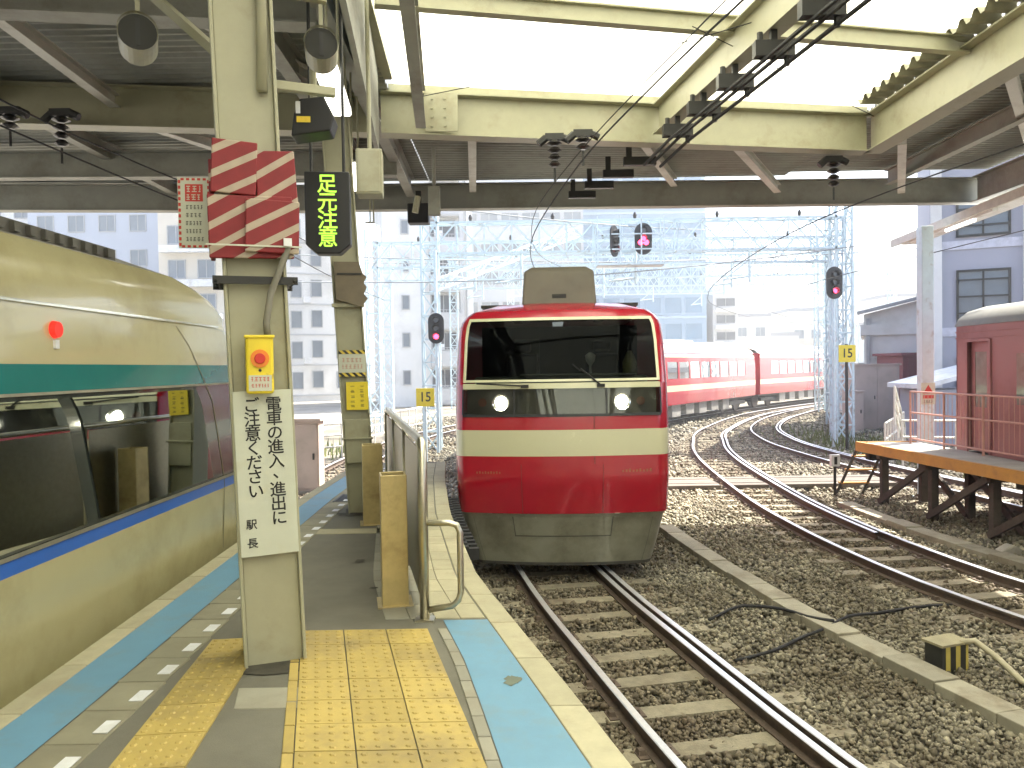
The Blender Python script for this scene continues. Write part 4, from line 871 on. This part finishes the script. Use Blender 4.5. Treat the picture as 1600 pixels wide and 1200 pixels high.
# sloping steps frame at the end
for xx in (7.0, 7.55):
    MB().beam((xx - .15, 16.9, -.2), (xx + .1, 16.3, .95), .04, .04).build('step_stringer', dark_metal, dk, world=True)
for k in range(3): MB().beam((6.9 + k * .07, 16.8 - k * .17, .1 + k * .3), (7.5 + k * .07, 16.8 - k * .17, .1 + k * .3), .16, .03).build('step', orange, dk, world=True)
MB().box(7.3, 8.0, 16.28, 16.5, .62, .80).build('fender', black_rubber, dk, world=True, bevel=.04)
# railing along the deck's back
ral = thing('deck_railing', 'thin pinkish railing with upright bars on the raised deck', 'railing', (8.12, 14.5, 1.0))
pk = M('faded_pink_paint', (.52, .30, .24), .55, var=.1)
for z in (2.04, 1.62, 1.10): MB().tube([(7.98, 15.95, z), (8.13, 12.6, z), (8.2, 9, z)], .018, 8).build('rail', pk, ral, world=True)
for k in range(5): yy = 15.95 - k * 1.15; MB().tube([(7.98 + k * .05, yy, 1.0), (7.98 + k * .05, yy, 2.04)], .022, 8).build('post', pk, ral, world=True)
for k in range(36): yy = 15.85 - k * .13; MB().tube([(7.985 + (15.95 - yy) * .043, yy, 1.10), (7.985 + (15.95 - yy) * .043, yy, 2.03)], .006, 5).build('bar', pk, ral, world=True)
# pale mast with a red sign beside the deck
pm = thing('canopy_mast', 'pale blue-white steel mast at the end of the raised deck', 'mast', (8.52, 16.4, -.2))
MB().box(-.12, .12, -.12, .12, 0, 5.6).build('shaft', pale_blue_steel, pm, bevel=.01); MB().box(-.2, .2, -.2, .2, 0, .04).build('base_plate', pale_blue_steel, pm)
rs = thing('mast_sign', 'small red and white sign on the pale mast by the deck', 'sign', (8.5, 16.26, 1.98)); MB().box(-.14, .14, -.008, .008, -.22, .22).build('panel', white_board, rs)
MB().prism([(-.11, .0), (.11, .0), (.0, .18)], (0, -.0085, 0), (1, 0, 0), (0, 0, 1), (0, -.002, 0)).build('red_emblem', red_ink, rs); MB().box(-.11, .11, -.011, -.0085, -.10, -.03).build('red_bar', red_ink, rs)
scribble(rs, -.1, .1, -.16, .06, -.0085, ink, 41)
ec = thing('deck_canopy', 'thin pale awning edge over the raised deck, with a strip lamp', 'canopy', (9, 16, 5.3)); MB().prism([(9.30, 19.4), (8.75, 13.5), (8.6, 5), (9.2, 5), (9.3, 13.5), (9.9, 19.4)], (0, 0, 5.48), (1, 0, 0), (0, 1, 0), (0, 0, .12)).build('roof_slab', white_paint, ec, world=True)
MB().beam((9.35, 18.6, 5.44), (9.0, 14.8, 5.44), .10, .07).build('lamp_housing', white_paint, ec, world=True); MB().tube([(9.18, 16.8, 5.38), (9.08, 15.6, 5.38)], .03, 8).build('lamp_tube', tube_m, ec, world=True)
MB().beam((9.27, 19.4, 5.5), (8.70, 13.3, 5.5), .05, .17).build('fascia', M('awning_edge', (.5, .48, .42), .5), ec, world=True)

# ------------------------------------------------------------------ things on the ballast
def trough(label, pts, wd):
    t = thing('cable_trough', label, 'cable trough', (pts[0][0], pts[0][1], -.2), 0, 'concrete cable troughs'); P = resample(catmull(pts, .2), .62)
    for a, c in zip(P[:-1], P[1:]):
        d = (c - a); n = np.array((d[1], -d[0])) / np.linalg.norm(d) * wd / 2; z = -.055 + random.uniform(-.012, .012); a2 = a + d * .008; c2 = c - d * .008
        b2 = MB(); q = [a2 - n, a2 + n, c2 + n, c2 - n]; b2.v = [(p[0], p[1], -.25) for p in q] + [(p[0], p[1], z) for p in q]; b2.f = [(4, 5, 6, 7), (0, 1, 5, 4), (1, 2, 6, 5), (2, 3, 7, 6), (3, 0, 4, 7)]; b2.mi = [0] * 5
        b2.build('trough_lid', M('trough_concrete', (.29, .27, .20), .85, objrand=.12, var=.15, scale=7, dirt=(.17, .14, .09), dscale=2), t, world=True, bevel=.008)
trough('grey concrete cable trough between the red train track and the middle track', [(2.55, 13.4), (2.72, 11.6), (3.12, 8.8), (3.48, 7.3), (3.85, 5.9), (4.4, 3.9)], .27)
trough('grey concrete cable trough right of the middle track, before the deck', [(6.42, 15.4), (6.55, 12.6), (6.83, 10.6), (7.3, 8.3)], .30)
cr = thing('board_crossing', 'flat board crossing laid over the curved tracks', 'crossing', (5.3, 18.2, -.13))
for k, (x0, x1) in enumerate(((2.2, 4.6), (4.82, 5.66), (5.95, 8.5))):
    for j in range(4): MB().box(x0, x1, 17.6 + j * .33, 17.9 + j * .33, -.12, -.035 + .006 * (j % 2)).build('plank', M('crossing_plank', (.13, .112, .09), .85, objrand=.12, var=.2, scale=5), cr, world=True, bevel=.008)
yb = thing('trackside_box', 'small yellow and black striped box on the ballast with a pale hose', 'box', (3.92, 7.2, -.18), .35)
MB().box(-.16, .16, -.10, .10, 0, .27).build('case', STRIPES('box_stripes', (.03, .03, .025), (.55, .45, .10), (1, 0, 0), .12, .45), yb, bevel=.015); MB().box(-.18, .18, -.12, .12, .27, .29).build('lid', M('box_lid', (.3, .27, .16), .7), yb); MB().box(-.02, .22, .1, .2, 0, .16).build('foot', conc, yb)
hs = tag(MB().tube([(4.02, 7.15, .10), (4.12, 7.1, .13), (4.25, 7.0, .02), (4.32, 6.75, -.10), (4.35, 6.4, -.13), (4.45, 6.1, -.12), (4.8, 5.8, -.12), (5.4, 5.6, -.13)], .028, 10).build('hose', M('pale_hose', (.42, .38, .26), .6), smooth=True), 'pale hose running from the striped box to the right over the ballast', 'hose')
for lab, pts in (('black cable crossing the ballast and the near cable trough', [(2.05, 7.4, -.13), (2.5, 7.6, -.10), (2.9, 7.95, -.10), (3.25, 8.15, -.03), (3.7, 8.5, -.1), (4.5, 8.9, -.12), (5.0, 9.0, -.13)]), ('black cable looping left of the near cable trough', [(2.1, 8.6, -.13), (2.6, 9.0, -.10), (2.95, 8.8, -.10), (3.1, 8.4, -.05), (3.3, 8.2, -.03)])):
    P = [Vector((p[0], p[1], z)) for p, z in zip(catmull([q[:2] for q in pts], .15), np.interp(np.linspace(0, 1, len(catmull([q[:2] for q in pts], .15))), np.linspace(0, 1, len(pts)), [q[2] for q in pts]))]
    tag(MB().tube(P, .018, 6).build('ballast_cable', black_rubber, smooth=True), lab, 'cable')
mk = thing('marker_post', 'small white and black marker post before the deck steps', 'marker', (6.72, 16.6, -.2)); MB().tube([(0, 0, 0), (0, 0, .75)], .03, 8).build('post', dark_metal, mk); MB().box(-.09, .09, -.05, .05, .68, .92).build('head', white_paint, mk); MB().box(-.03, .03, -.055, -.05, .72, .88).build('black_mark', ink, mk)
rk = tag(MB().prism([(-.22, 0), (.2, -.02), (.16, .14), (.02, .2), (-.16, .12)], (7.1, 11.3, -.2), (1, .2, 0), (0, 0, 1), (0, .2, 0)).build('stone_block', conc, bevel=.03), 'single pale stone lying on the ballast below the deck', 'stone')

# ------------------------------------------------------------------ buildings behind the tracks
win_dark = M('window_dark', (.05, .06, .075), .12, var=.25, scale=.7)
win_mid = M('window_mid', (.15, .18, .21), .15, var=.2, scale=.7)
frame_m = M('window_frame_grey', (.35, .36, .37), .5)
def building(label, x0, x1, y0, y1, h, mat, roofm=None, rz=0., name='building', parapet=.5):
    cx, cy = (x0 + x1) / 2, (y0 + y1) / 2
    t = thing(name, label, 'building', (cx, cy, -.3), rz); hw, hd = (x1 - x0) / 2, (y1 - y0) / 2
    MB().box(-hw, hw, -hd, hd, 0, h).build('wall', mat, t)
    MB().box(-hw - .15, hw + .15, -hd - .15, hd + .15, h, h + parapet).build('roof', roofm or mat, t)
    return t, hw, hd
def window(t, x, z, w_, h, hd, mat=win_dark, bars=0, mull=1, fm=None):
    """a window on the front (-y) face: recess frame, pane, mullions, sill"""
    o = MB().box(x - w_ / 2 - .08, x + w_ / 2 + .08, -hd - .10, -hd - .003, z - h / 2 - .08, z - h / 2).box(x - w_ / 2 - .08, x + w_ / 2 + .08, -hd - .10, -hd - .003, z + h / 2, z + h / 2 + .08)\
        .box(x - w_ / 2 - .08, x - w_ / 2, -hd - .10, -hd - .003, z - h / 2, z + h / 2).box(x + w_ / 2, x + w_ / 2 + .08, -hd - .10, -hd - .003, z - h / 2, z + h / 2)
    for k in range(mull): xx = x - w_ / 2 + w_ * (k + 1) / (mull + 1); o.box(xx - .03, xx + .03, -hd - .08, -hd - .03, z - h / 2, z + h / 2)
    for k in range(bars): zz = z - h / 2 + h * (k + .5) / bars; o.box(x - w_ / 2 - .06, x + w_ / 2 + .06, -hd - .20, -hd - .16, zz - .03, zz + .03)
    f = o.build('window', fm or frame_m, t); MB().box(x - w_ / 2, x + w_ / 2, -hd - .03, -hd - .004, z - h / 2, z + h / 2).build('pane', mat, f); return f
def sidewin(t, y, z, w_, h, hw, s_=1, mat=win_dark):
    f = MB().box(s_ * hw + s_ * .003, s_ * hw + s_ * .09, y - w_ / 2 - .08, y + w_ / 2 + .08, z - h / 2 - .1, z - h / 2).box(s_ * hw + s_ * .003, s_ * hw + s_ * .09, y - w_ / 2 - .08, y + w_ / 2 + .08, z + h / 2, z + h / 2 + .08).build('window', frame_m, t)
    MB().box(s_ * hw + s_ * .004, s_ * hw + s_ * .03, y - w_ / 2, y + w_ / 2, z - h / 2, z + h / 2).build('pane', mat, f)
wall_white = M('wall_white', (.70, .70, .68), .8, var=.05, scale=.6, dirt=(.52, .51, .48), dscale=.25)
wall_grey = M('wall_pale_grey', (.44, .45, .46), .8, var=.06, scale=.6)
wall_lilac = M('wall_lilac_grey', (.34, .35, .41), .75, var=.06, scale=.8)
wall_beige = M('wall_beige', (.60, .55, .45), .8, var=.08, scale=.6)
wall_blue = M('wall_blue', (.20, .31, .43), .5, var=.08, scale=.3)
# white apartment block with stacked balconies
t, hw, hd = building('white apartment block with stacked balconies left of the red train', -11.2, -4.4, 60, 75, 30, wall_white, wall_grey, .22)
for k in range(10):
    z = 2.2 + k * 2.82
    window(t, 1.1, z, 1.8, 1.25, hd, win_dark)
    b2 = MB().box(.05, 2.25, -hd - 1.0, -hd - .92, z - 1.9, z - .75).box(.05, .12, -hd - .92, -hd, z - 1.9, z - .75).box(2.18, 2.25, -hd - .92, -hd, z - 1.9, z - .75).box(.05, 2.25, -hd - .92, -hd, z - 2.0, z - 1.9).build('balcony', wall_grey, t)
    window(t, -1.75, z + .1, .45, .95, hd, win_mid, mull=0)
    for q in range(9): MB().box(.16 + q * .25, .19 + q * .25, -hd - 1.03, -hd - 1.0, z - .75, z - .55).build('baluster', frame_m, t)
    MB().box(.05, 2.25, -hd - 1.04, -hd - .98, z - .55, z - .51).build('handrail', frame_m, t)
    if k % 3 == 1: MB().box(.4, 1.0, -hd - .85, -hd - .5, z - .7, z - .25).build('air_conditioner', white_paint, t)
MB().box(2.35, 2.65, -hd - .3, -hd, 0, 30).build('wall_rib', wall_grey, t)
MB().tube([(2.9, -hd - .12, 0), (2.9, -hd - .12, 30)], .07, 8).build('drain_pipe', frame_m, t)
# slim white block with paired windows
t, hw, hd = building('slim white apartment block between the two platform columns', -24.5, -17.6, 76, 90, 32, wall_white, wall_grey, .4)
for k in range(11):
    z = 2 + k * 2.9; window(t, -2.2, z, .9, 1.5, hd, win_mid, mull=0); window(t, -.3, z + .1, .9, 1.5, hd, win_mid, mull=0); window(t, 1.9, z, .7, 1.5, hd, win_mid, mull=0)
    MB().box(-hw, hw, -hd - .12, -hd, z - 1.5, z - 1.35).build('floor_band', wall_grey, t)
    for yy in (-4.2, -1.2, 2.2): sidewin(t, yy, z, 1.0, 1.5, hw, 1, win_mid)
    if k % 2: MB().box(-1.6, -.9, -hd - .5, -hd - .1, z - 1.3, z - .75).build('air_conditioner', white_paint, t)
# far left group
t, hw, hd = building('pale blue-grey block far left, above the cream train roof', -47, -31.5, 78, 92, 32, M('wall_blue_grey', (.40, .44, .51), .7, var=.06, scale=.3))
for k in range(8):
    for j in range(5): window(t, -6 + j * 3, 4 + k * 3.4, 1.5, 1.5, hd, win_mid)
t, hw, hd = building('beige stepped house left of the near column, above the cream train', -30.8, -24.8, 70, 80, 17.5, wall_beige)
for k in range(5):
    for j in range(2): window(t, -1.4 + j * 2.6, 3 + k * 3, 1.4, 1.5, hd, win_mid)
    MB().box(-2.6, 2.6, -hd - .9, -hd, 1.4 + k * 3, 2.0 + k * 3).build('balcony', white_paint, t)
MB().box(-1.5, 1.5, -1, 1, 18, 20.5).build('rooftop_house', wall_white, t); 
t, hw, hd = building('far white tower left, below the dark roof end', -62, -48, 88, 100, 33, wall_white)
for k in range(8):
    for j in range(4): window(t, -5 + j * 3.2, 3 + k * 3.6, 1.6, 1.5, hd, win_mid)
# grey offices behind the gantries and the tall blue block
t, hw, hd = building('grey office block with window bands behind the gantries', -6, 8.5, 92, 106, 33, M('office_grey', (.36, .39, .43), .7, var=.06, scale=.4))
for k in range(9):
    for j in range(6): window(t, -6 + j * 2.4, 3 + k * 3.4, 1.9, 1.35, hd, win_mid)
t, hw, hd = building('tall light blue block behind the red train', 8.8, 25.5, 104, 120, 33, wall_blue)
for k in range(9):
    MB().box(-hw, hw, -hd - .18, -hd, 2.2 + k * 3.4, 2.5 + k * 3.4).build('floor_band', M('blue_band', (.30, .41, .52), .5), t)
    for j in range(6): window(t, -6.7 + j * 2.68, 3.9 + k * 3.4, 2.1, 2.0, hd, M('blue_glass', (.10, .20, .31), .1, var=.2, scale=.3), mull=0, fm=wall_blue)
t, hw, hd = building('slim apartment tower with dark balconies above the distant coaches', 26.4, 29.6, 104, 112, 12.6, wall_grey)
for k in range(5): window(t, 0, 2.2 + k * 2.2, 2.4, 1.0, hd, win_dark); MB().box(-1.4, 1.4, -hd - .8, -hd, .9 + k * 2.2, 1.35 + k * 2.2).build('balcony', wall_white, t)
# low distant houses
hc = [wall_white, wall_grey, wall_beige, M('wall_blue_low', (.50, .55, .60), .8)]
for k in range(9):
    x = 31 + k * 6.2; hh = (9.5, 7, 11, 8, 12.5, 9, 7.5, 10, 8)[k]
    t, hw, hd = building(('distant white house just right of the dark-balcony tower', 'low grey distant house, second right of the tower', 'beige distant house, third right of the tower', 'low bluish distant house, fourth right of the tower', 'tall white distant house behind the right signal mast', 'grey distant house right of the signal mast', 'low beige distant house left of the sloping roof', 'bluish distant house behind the sloping roof', 'white distant house hidden behind the sloping roof')[k], x, x + 5.4, 112 + (k % 3) * 6, 122 + (k % 3) * 6, hh, hc[k % 4], M('tile_roof', (.22, .23, .25), .7))
    for j in range(2):
        for i in range(int(hh / 3)): window(t, -1.3 + j * 2.6, 1.8 + i * 2.8, 1.3, 1.2, hd, win_mid)
# right-hand buildings
t, hw, hd = building('white low building with sloping roof behind the signal cabinet', 16.8, 21.5, 38, 46, 4.2, wall_white, None, -.42); t.location = (20.6, 40.7, -.3)
MB().prism([(-hw, 4.7), (hw, 4.7), (hw, 6.35), (-hw, 5.2)], (0, -hd, 0), (1, 0, 0), (0, 0, 1), (0, 2 * hd, 0)).build('gable', wall_white, t)
MB().beam((-hw - .3, -hd - .25, 5.25), (hw + .2, -hd - .25, 6.45), .5, .14).build('eave', frame_m, t); MB().box(1.0, hw + .02, -hd - .05, -hd + .01, 2.9, 3.9).build('opening', M('dark_opening', (.16, .13, .12), .8), t); MB().box(-hw + .1, -hw + .25, -hd - .12, -hd, 0, 5).build('drain_pipe', frame_m, t)
t, hw, hd = building('maroon shed below the sloping-roof building', 17.2, 20.6, 35, 37.5, 3.2, M('maroon_wall', (.20, .055, .065), .7, var=.1), parapet=.12)
for k in range(6): MB().box(-hw + .2 + k * .58, -hw + .24 + k * .58, -hd - .04, -hd, 0, 3.1).build('wall_batten', M('maroon_wall', (.2, .05, .06), .7), t)
t, hw, hd = building('small white kiosk roofed hut behind the yellow number sign', 17.9, 20.6, 41, 43.5, 2.6, wall_white, wall_grey, parapet=.3); window(t, .5, 1.5, 1.2, .9, hd, win_mid)
t, hw, hd = building('grey office building with barred windows at the right', 15.4, 30, 29, 42, 16, wall_lilac, None, -.44); t.location = (24.9, 32.3, -.3)
for k in range(5):
    z = 2.0 + k * 3.15
    window(t, -5.6, z + .1, 1.55, 1.8, hd, win_mid, bars=3, mull=1, fm=dark_metal); window(t, -1.85, z + .3, 1.3, 2.2, hd, win_dark, mull=0, fm=dark_metal); window(t, .6, z + .3, 2.9, 2.2, hd, wall_white, bars=5, mull=0, fm=dark_metal); window(t, 4.5, z + .2, 2.6, 1.8, hd, win_mid, bars=3)
    MB().box(-hw, hw, -hd - .05, -hd, z - 1.32, z - 1.0).build('floor_band', M('lilac_band', (.52, .53, .60), .7), t)
for x in (-4.2, -3.2, -hw + .2): MB().box(x - .18, x + .18, -hd - .22, -hd, 0, 16).build('pilaster', wall_white, t)
shp = thing('shop_hut', 'small hut with white awning and sign board at the grey building foot', 'hut', (14.6, 26.5, -.3)); MB().box(-1.0, 1.2, -.6, 1.4, 0, 2.0).build('wall', wall_lilac, shp); MB().prism([(-1.4, 2.05), (1.3, 2.7), (1.3, 2.85), (-1.4, 2.2)], (0, -1.0, 0), (1, 0, 0), (0, 0, 1), (0, 2.5, 0)).build('awning', white_paint, shp)
MB().box(.1, 1.5, -.75, -.66, 2.15, 2.85).build('sign_panel', white_board, shp); scribble(shp, .35, 1.2, 2.5, .24, -.751, ink, 51); MB().box(.1, 1.2, -.66, -.61, .3, 1.7).build('shutter', win_mid, shp)

# ------------------------------------------------------------------ gantries, masts, signals
def lattice(b2, p0, p1, w_, h, n, th=.045, up=(0, 0, 1)):
    p0 = Vector(p0); p1 = Vector(p1); d = (p1 - p0).normalized(); up = Vector(up)
    if abs(d.dot(up)) > .95: up = Vector((0, 1, 0))
    x = d.cross(up).normalized(); u = x.cross(d)
    cor = [x * (i * w_ / 2) + u * (j * h / 2) for i, j in ((-1, -1), (1, -1), (1, 1), (-1, 1))]
    for c in cor: b2.beam(p0 + c, p1 + c, th * 1.5, th * 1.5)
    for k in range(n):
        a = p0 + (p1 - p0) * (k / n); e = p0 + (p1 - p0) * ((k + 1) / n)
        for q in range(4):
            c0, c1_ = cor[q], cor[(q + 1) % 4]
            if k % 2: c0, c1_ = c1_, c0
            b2.beam(a + c0, e + c1_, th, th); b2.beam(e + c0, e + c1_, th * .8, th * .8)
    return b2
def gantry(label, x0, x1, y, z, h, wd=.55, n=None):
    t = thing('catenary_gantry', label, 'gantry', ((x0 + x1) / 2, y, -.3), 0, 'pale lattice gantries over the tracks')
    n = n or int((x1 - x0) / .9)
    stuff(lattice(MB(), (x0, y, z + h / 2), (x1, y, z + h / 2), wd, h, n).build('lattice_beam', pale_blue_steel, t, world=True))
    for x in (x0, x1): stuff(lattice(MB(), (x, y, -.3), (x, y, z + h + .8), wd, wd, int((z + h) / .65)).build('lattice_mast', pale_blue_steel, t, world=True))
    for k in range(3):
        x = x0 + (x1 - x0) * (k + .8) / 3.6; MB().tube([(x, y, z), (x, y, z - 1.1)], .05, 6).tube([(x, y, z - .9), (x - .9, y, z - 1.0)], .035, 6).tube([(x, y, z - .3), (x - .8, y, z - .95)], .03, 6).build('hanger_arm', pale_blue_steel, t, world=True)
    for k in range(5):
        x = x0 + (x1 - x0) * (k + .5) / 5; MB().tube([(x, y, z + h), (x, y, z + h + .2), (x, y, z + h + .3)], [.03, .07, .03], 8).build('insulator', porc, t, world=True)
    return t
gantry('nearest pale lattice gantry carrying the twin signals above the red train', -2.75, 11.35, 27.4, 6.55, 1.05)
gantry('second pale lattice gantry behind the twin signals', -6.2, 14.6, 36, 7.2, 1.1)
gantry('third pale lattice gantry farther along the curve', -7, 17.5, 45, 7.6, 1.2)
gantry('fourth pale lattice gantry before the blue block', -4, 24, 56, 8.2, 1.3)
gantry('farthest pale lattice gantry over the distant coaches', 0, 33, 69, 8.8, 1.4)
# slanting strut from the left mast
st = thing('slanting_strut', 'long pale strut slanting from the left gantry mast over the train roof', 'strut', (-1, 27, 6)); stuff(lattice(MB(), (-2.7, 27.0, 5.4), (2.8, 33, 8.2), .3, .35, 10, .03).build('lattice', pale_blue_steel, st, world=True))
lens_red = EMIT('signal_red', (1, .04, .10), 2.6); lens_off = M('signal_lens_off', (.20, .22, .24), .15)
def signal(label, x, y, z, h=1.0, wd=.52, rz=0., lit=2, post=None, n=3):
    t = thing('railway_signal', label, 'signal', (x, y, z), rz, 'railway signals with black oval boards')
    pol = [(wd / 2 * math.cos(a) , (h / 2 - wd / 2) * (1 if math.sin(a) >= 0 else -1) + wd / 2 * math.sin(a)) for a in [2 * math.pi * k / 28 for k in range(28)]]
    MB().prism(pol, (0, 0, 0), (1, 0, 0), (0, 0, 1), (0, .05, 0)).build('backboard', black_plate, t)
    for k in range(n):
        zz = .27 - k * .27
        l = MB().tube([(0, -.02, zz), (0, .0, zz)], .085, 16).build('lens', lens_red if k == lit else lens_off, t); MB().tube([(0, -.16, zz + .01), (0, 0, zz)], .105, 14, cap=False).build('visor', black_plate, l)
    if post: MB().tube([(.0, .12, -z - .3), (0, .12, post - z)], .055, 8).build('post', pale_blue_steel, t); MB().box(-.1, .1, .02, .12, -.3, -.2).build('bracket', dark_metal, t)
    return t
signal('black three-lamp signal showing red on a thin post left of the red train', -2.45, 26, 3.96, post=6.5)
s_ = signal('black signal with red lamps hung from the gantry, right of its twin', 4.45, 26.6, 6.86, 1.05, .58, lit=1, n=2)
for dx in (-.09, .09): MB().tube([(dx, -.02, -.12), (dx, .0, -.12)], .09, 14).build('lens', lens_red, s_)
MB().box(-.05, .05, .05, .5, .4, .5).build('hanger', pale_blue_steel, s_)
s_ = signal('black signal turned aside on the gantry, left of its twin', 3.5, 26.6, 6.80, 1.05, .58, 1.0, lit=2); MB().box(-.05, .05, .05, .5, .4, .5).build('hanger', pale_blue_steel, s_)
s_ = signal('black three-lamp signal showing red on the right lattice mast', 10.56, 26.0, 5.24, 1.05, .52, post=6.0)
cg = thing('signal_cage', 'pale service cage below the twin signals', 'cage', (4, 26.7, 6.2)); cgb = MB()
for dx in (-1.1, -.35, .35, 1.1):
    for dy in (-.3, .3): cgb.box(dx - .02, dx + .02, dy - .02, dy + .02, -.2, 1.4)
for z in (-.2, .3, .8): cgb.box(-1.1, 1.1, -.32, -.28, z - .02, z + .02).box(-1.1, 1.1, .28, .32, z - .02, z + .02)
stuff(cgb.build('bars', pale_blue_steel, cg)); MB().box(-1.1, 1.1, -.3, .3, -.24, -.21).build('floor_grating', frame_m, cg)
def num15(label, x, y, z):
    t = thing('number_sign', label, 'sign', (x, y, z), 0, 'yellow 15 signs'); MB().box(-.27, .27, 0, .02, -.27, .27).build('panel', yellow_paint, t, bevel=.004); text('15', .40, ink, t, (0, -.002, 0), sx=.9); return t
num15('yellow number 15 sign on the left mast beside the red train', -2.58, 23.6, 1.80); num15('yellow number 15 sign on the right signal mast', 10.62, 25.2, 2.92)
MB().tube([(0, .06, -2.0), (0, .06, .3)], .04, 6).build('post', pale_blue_steel, bpy.data.objects['number_sign']); MB().tube([(.0, .06, -3.1), (0, .06, .3)], .05, 6).build('post', dark_metal, bpy.data.objects['number_sign.001'])
# cabinets
cab_m = M('cabinet_pink', (.52, .42, .36), .55, var=.06, dirt=(.4, .33, .27), dscale=1.5)
def cabinet(label, x, y, w_, d_, h, doors=2):
    t = thing('equipment_cabinet', label, 'cabinet', (x, y, -.25)); MB().box(-w_ / 2 - .05, w_ / 2 + .05, -d_ / 2 - .05, d_ / 2 + .05, 0, .15).build('plinth', conc, t); MB().box(-w_ / 2, w_ / 2, -d_ / 2, d_ / 2, .15, h).build('case', cab_m, t, bevel=.01); MB().box(-w_ / 2 - .06, w_ / 2 + .06, -d_ / 2 - .06, d_ / 2 + .06, h, h + .06).build('roof', cab_m, t)
    for k in range(doors):
        a = -w_ / 2 + .04 + k * (w_ - .04) / doors; e = a + (w_ - .04) / doors - .04; dd = MB().box(a, e, -d_ / 2 - .02, -d_ / 2 - .002, .22, h - .07).build('door', cab_m, t, bevel=.004)
        MB().box(e - .1, e - .06, -d_ / 2 - .04, -d_ / 2 - .02, h * .5, h * .5 + .14).build('handle', dark_metal, dd)
    return t
cabinet('pink equipment cabinet behind the near column at the platform end', -4.72, 18.3, .62, .5, 1.75, 1); cabinet('large pinkish equipment cabinet right of the signal mast', 14.85, 33.0, 1.85, 1.2, 2.75); cabinet('narrow pinkish cabinet left of the large one, behind the mast', 13.75, 32.0, .5, .6, 1.7, 1)
MB_p = M('fence_white', (.62, .60, .52), .5)
def pipefence(label, p0, p1, h, n, rails=3):
    t = thing('pipe_fence', label, 'fence', (p0[0], p0[1], p0[2])); p0 = Vector(p0); p1 = Vector(p1)
    for k in range(rails): z = h * (k + 1) / rails; MB().tube([p0 + Vector((0, 0, z)), p1 + Vector((0, 0, z))], .03, 6).build('rail', MB_p, t, world=True)
    for k in range(n): p = p0 + (p1 - p0) * (k / (n - 1)); MB().tube([p, p + Vector((0, 0, h))], .03, 6).build('post', MB_p, t, world=True)
    return t
pipefence('cream pipe fence between the cabinet and the raised deck', (12.3, 25, -.2), (9.6, 20.5, -.2), 1.25, 9); pipefence('cream pipe fence in front of the grey building', (10.2, 20.8, -.2), (15.5, 19, -.2), 1.3, 10); pipefence('white pipe fence left of the far platform end', (-9.5, 22, -.2), (-5.6, 26, -.2), 1.1, 8); pipefence('white pipe fence along the far left siding', (-5.6, 28, -.2), (-3.6, 40, -.2), 1.1, 12)
pipefence('cream sloped stair rail by the raised deck', (11.1, 22.5, -.2), (9.9, 20.6, 1.0), 1.0, 4)
# weeds by the right mast
wv = MB()
for k in range(900):
    x = random.gauss(11.3, 1.1); y = random.gauss(26.5, 3.0); h = random.uniform(.1, .5) * (1 if abs(x - 11.3) < 1.2 else .5); a = random.uniform(0, 6.28); dx, dy = math.cos(a) * .03, math.sin(a) * .03; lx, ly = random.uniform(-.12, .12), random.uniform(-.12, .12)
    wv.add([(x - dx, y - dy, -.22), (x + dx, y + dy, -.22), (x + lx + dx * .4, y + ly + dy * .4, h * .7 - .2), (x + lx * 1.7, y + ly * 1.7, h - .2)], [(0, 1, 2), (0, 2, 3)])
for k in range(250):
    x = random.uniform(-8, -5.6); y = random.uniform(20, 30); h = random.uniform(.1, .45); a = random.uniform(0, 6.28); dx, dy = math.cos(a) * .04, math.sin(a) * .04
    wv.add([(x - dx, y - dy, -.22), (x + dx, y + dy, -.22), (x + dx * .3, y + .1, h - .2)], [(0, 1, 2)])
tag(stuff(wv.build('weeds', M('weed_leaf', (.13, .15, .035), .7, var=.35, scale=3))), 'yellow-green weeds growing round the right signal mast', 'weeds')
# overhead wires crossing the yard
for k, (a, c, z0, z1) in enumerate((((-8, 30), (20, 34), 7.0, 7.6), ((-8, 40), (24, 42), 8.0, 9.0), ((-6, 24), (14, 30), 8.1, 7.6), ((-9, 26), (12, 27), 5.6, 6.6))):
    P = [(a[0] + (c[0] - a[0]) * i / 10, a[1] + (c[1] - a[1]) * i / 10, z0 + (z1 - z0) * i / 10 - .5 * math.sin(math.pi * i / 10)) for i in range(11)]
    tag(MB().tube(P, .02, 5).build('yard_wire', M('pale_wire', (.25, .27, .28), .6)), ('lowest sagging yard wire behind the twin signals', 'high yard wire in front of the blue block', 'sagging yard wire above the nearest gantry', 'yard wire passing just below the nearest gantry beam')[k], 'wire')

# unseen station end wall behind the camera, added to darken windscreen reflections
struct(MB().box(-14, 14, -12.3, -12, -.3, 8).build('unseen_concourse_wall', conc))
# bright haze over the yard
hm = bpy.data.materials.new('haze'); hm.use_nodes = True; ht = hm.node_tree; ht.nodes.remove(ht.nodes['Principled BSDF']); pv = ht.nodes.new('ShaderNodeVolumePrincipled')
pv.inputs['Color'].default_value = (.95, .98, 1, 1); pv.inputs['Density'].default_value = .0022; pv.inputs['Anisotropy'].default_value = .3
ht.links.new(pv.outputs[0], ht.nodes['Material Output'].inputs['Volume'])
tag(stuff(MB().box(-905, 905, -255, 1505, -1.3, 36).build('haze', hm)), 'thin bright haze over the railway yard', 'haze')
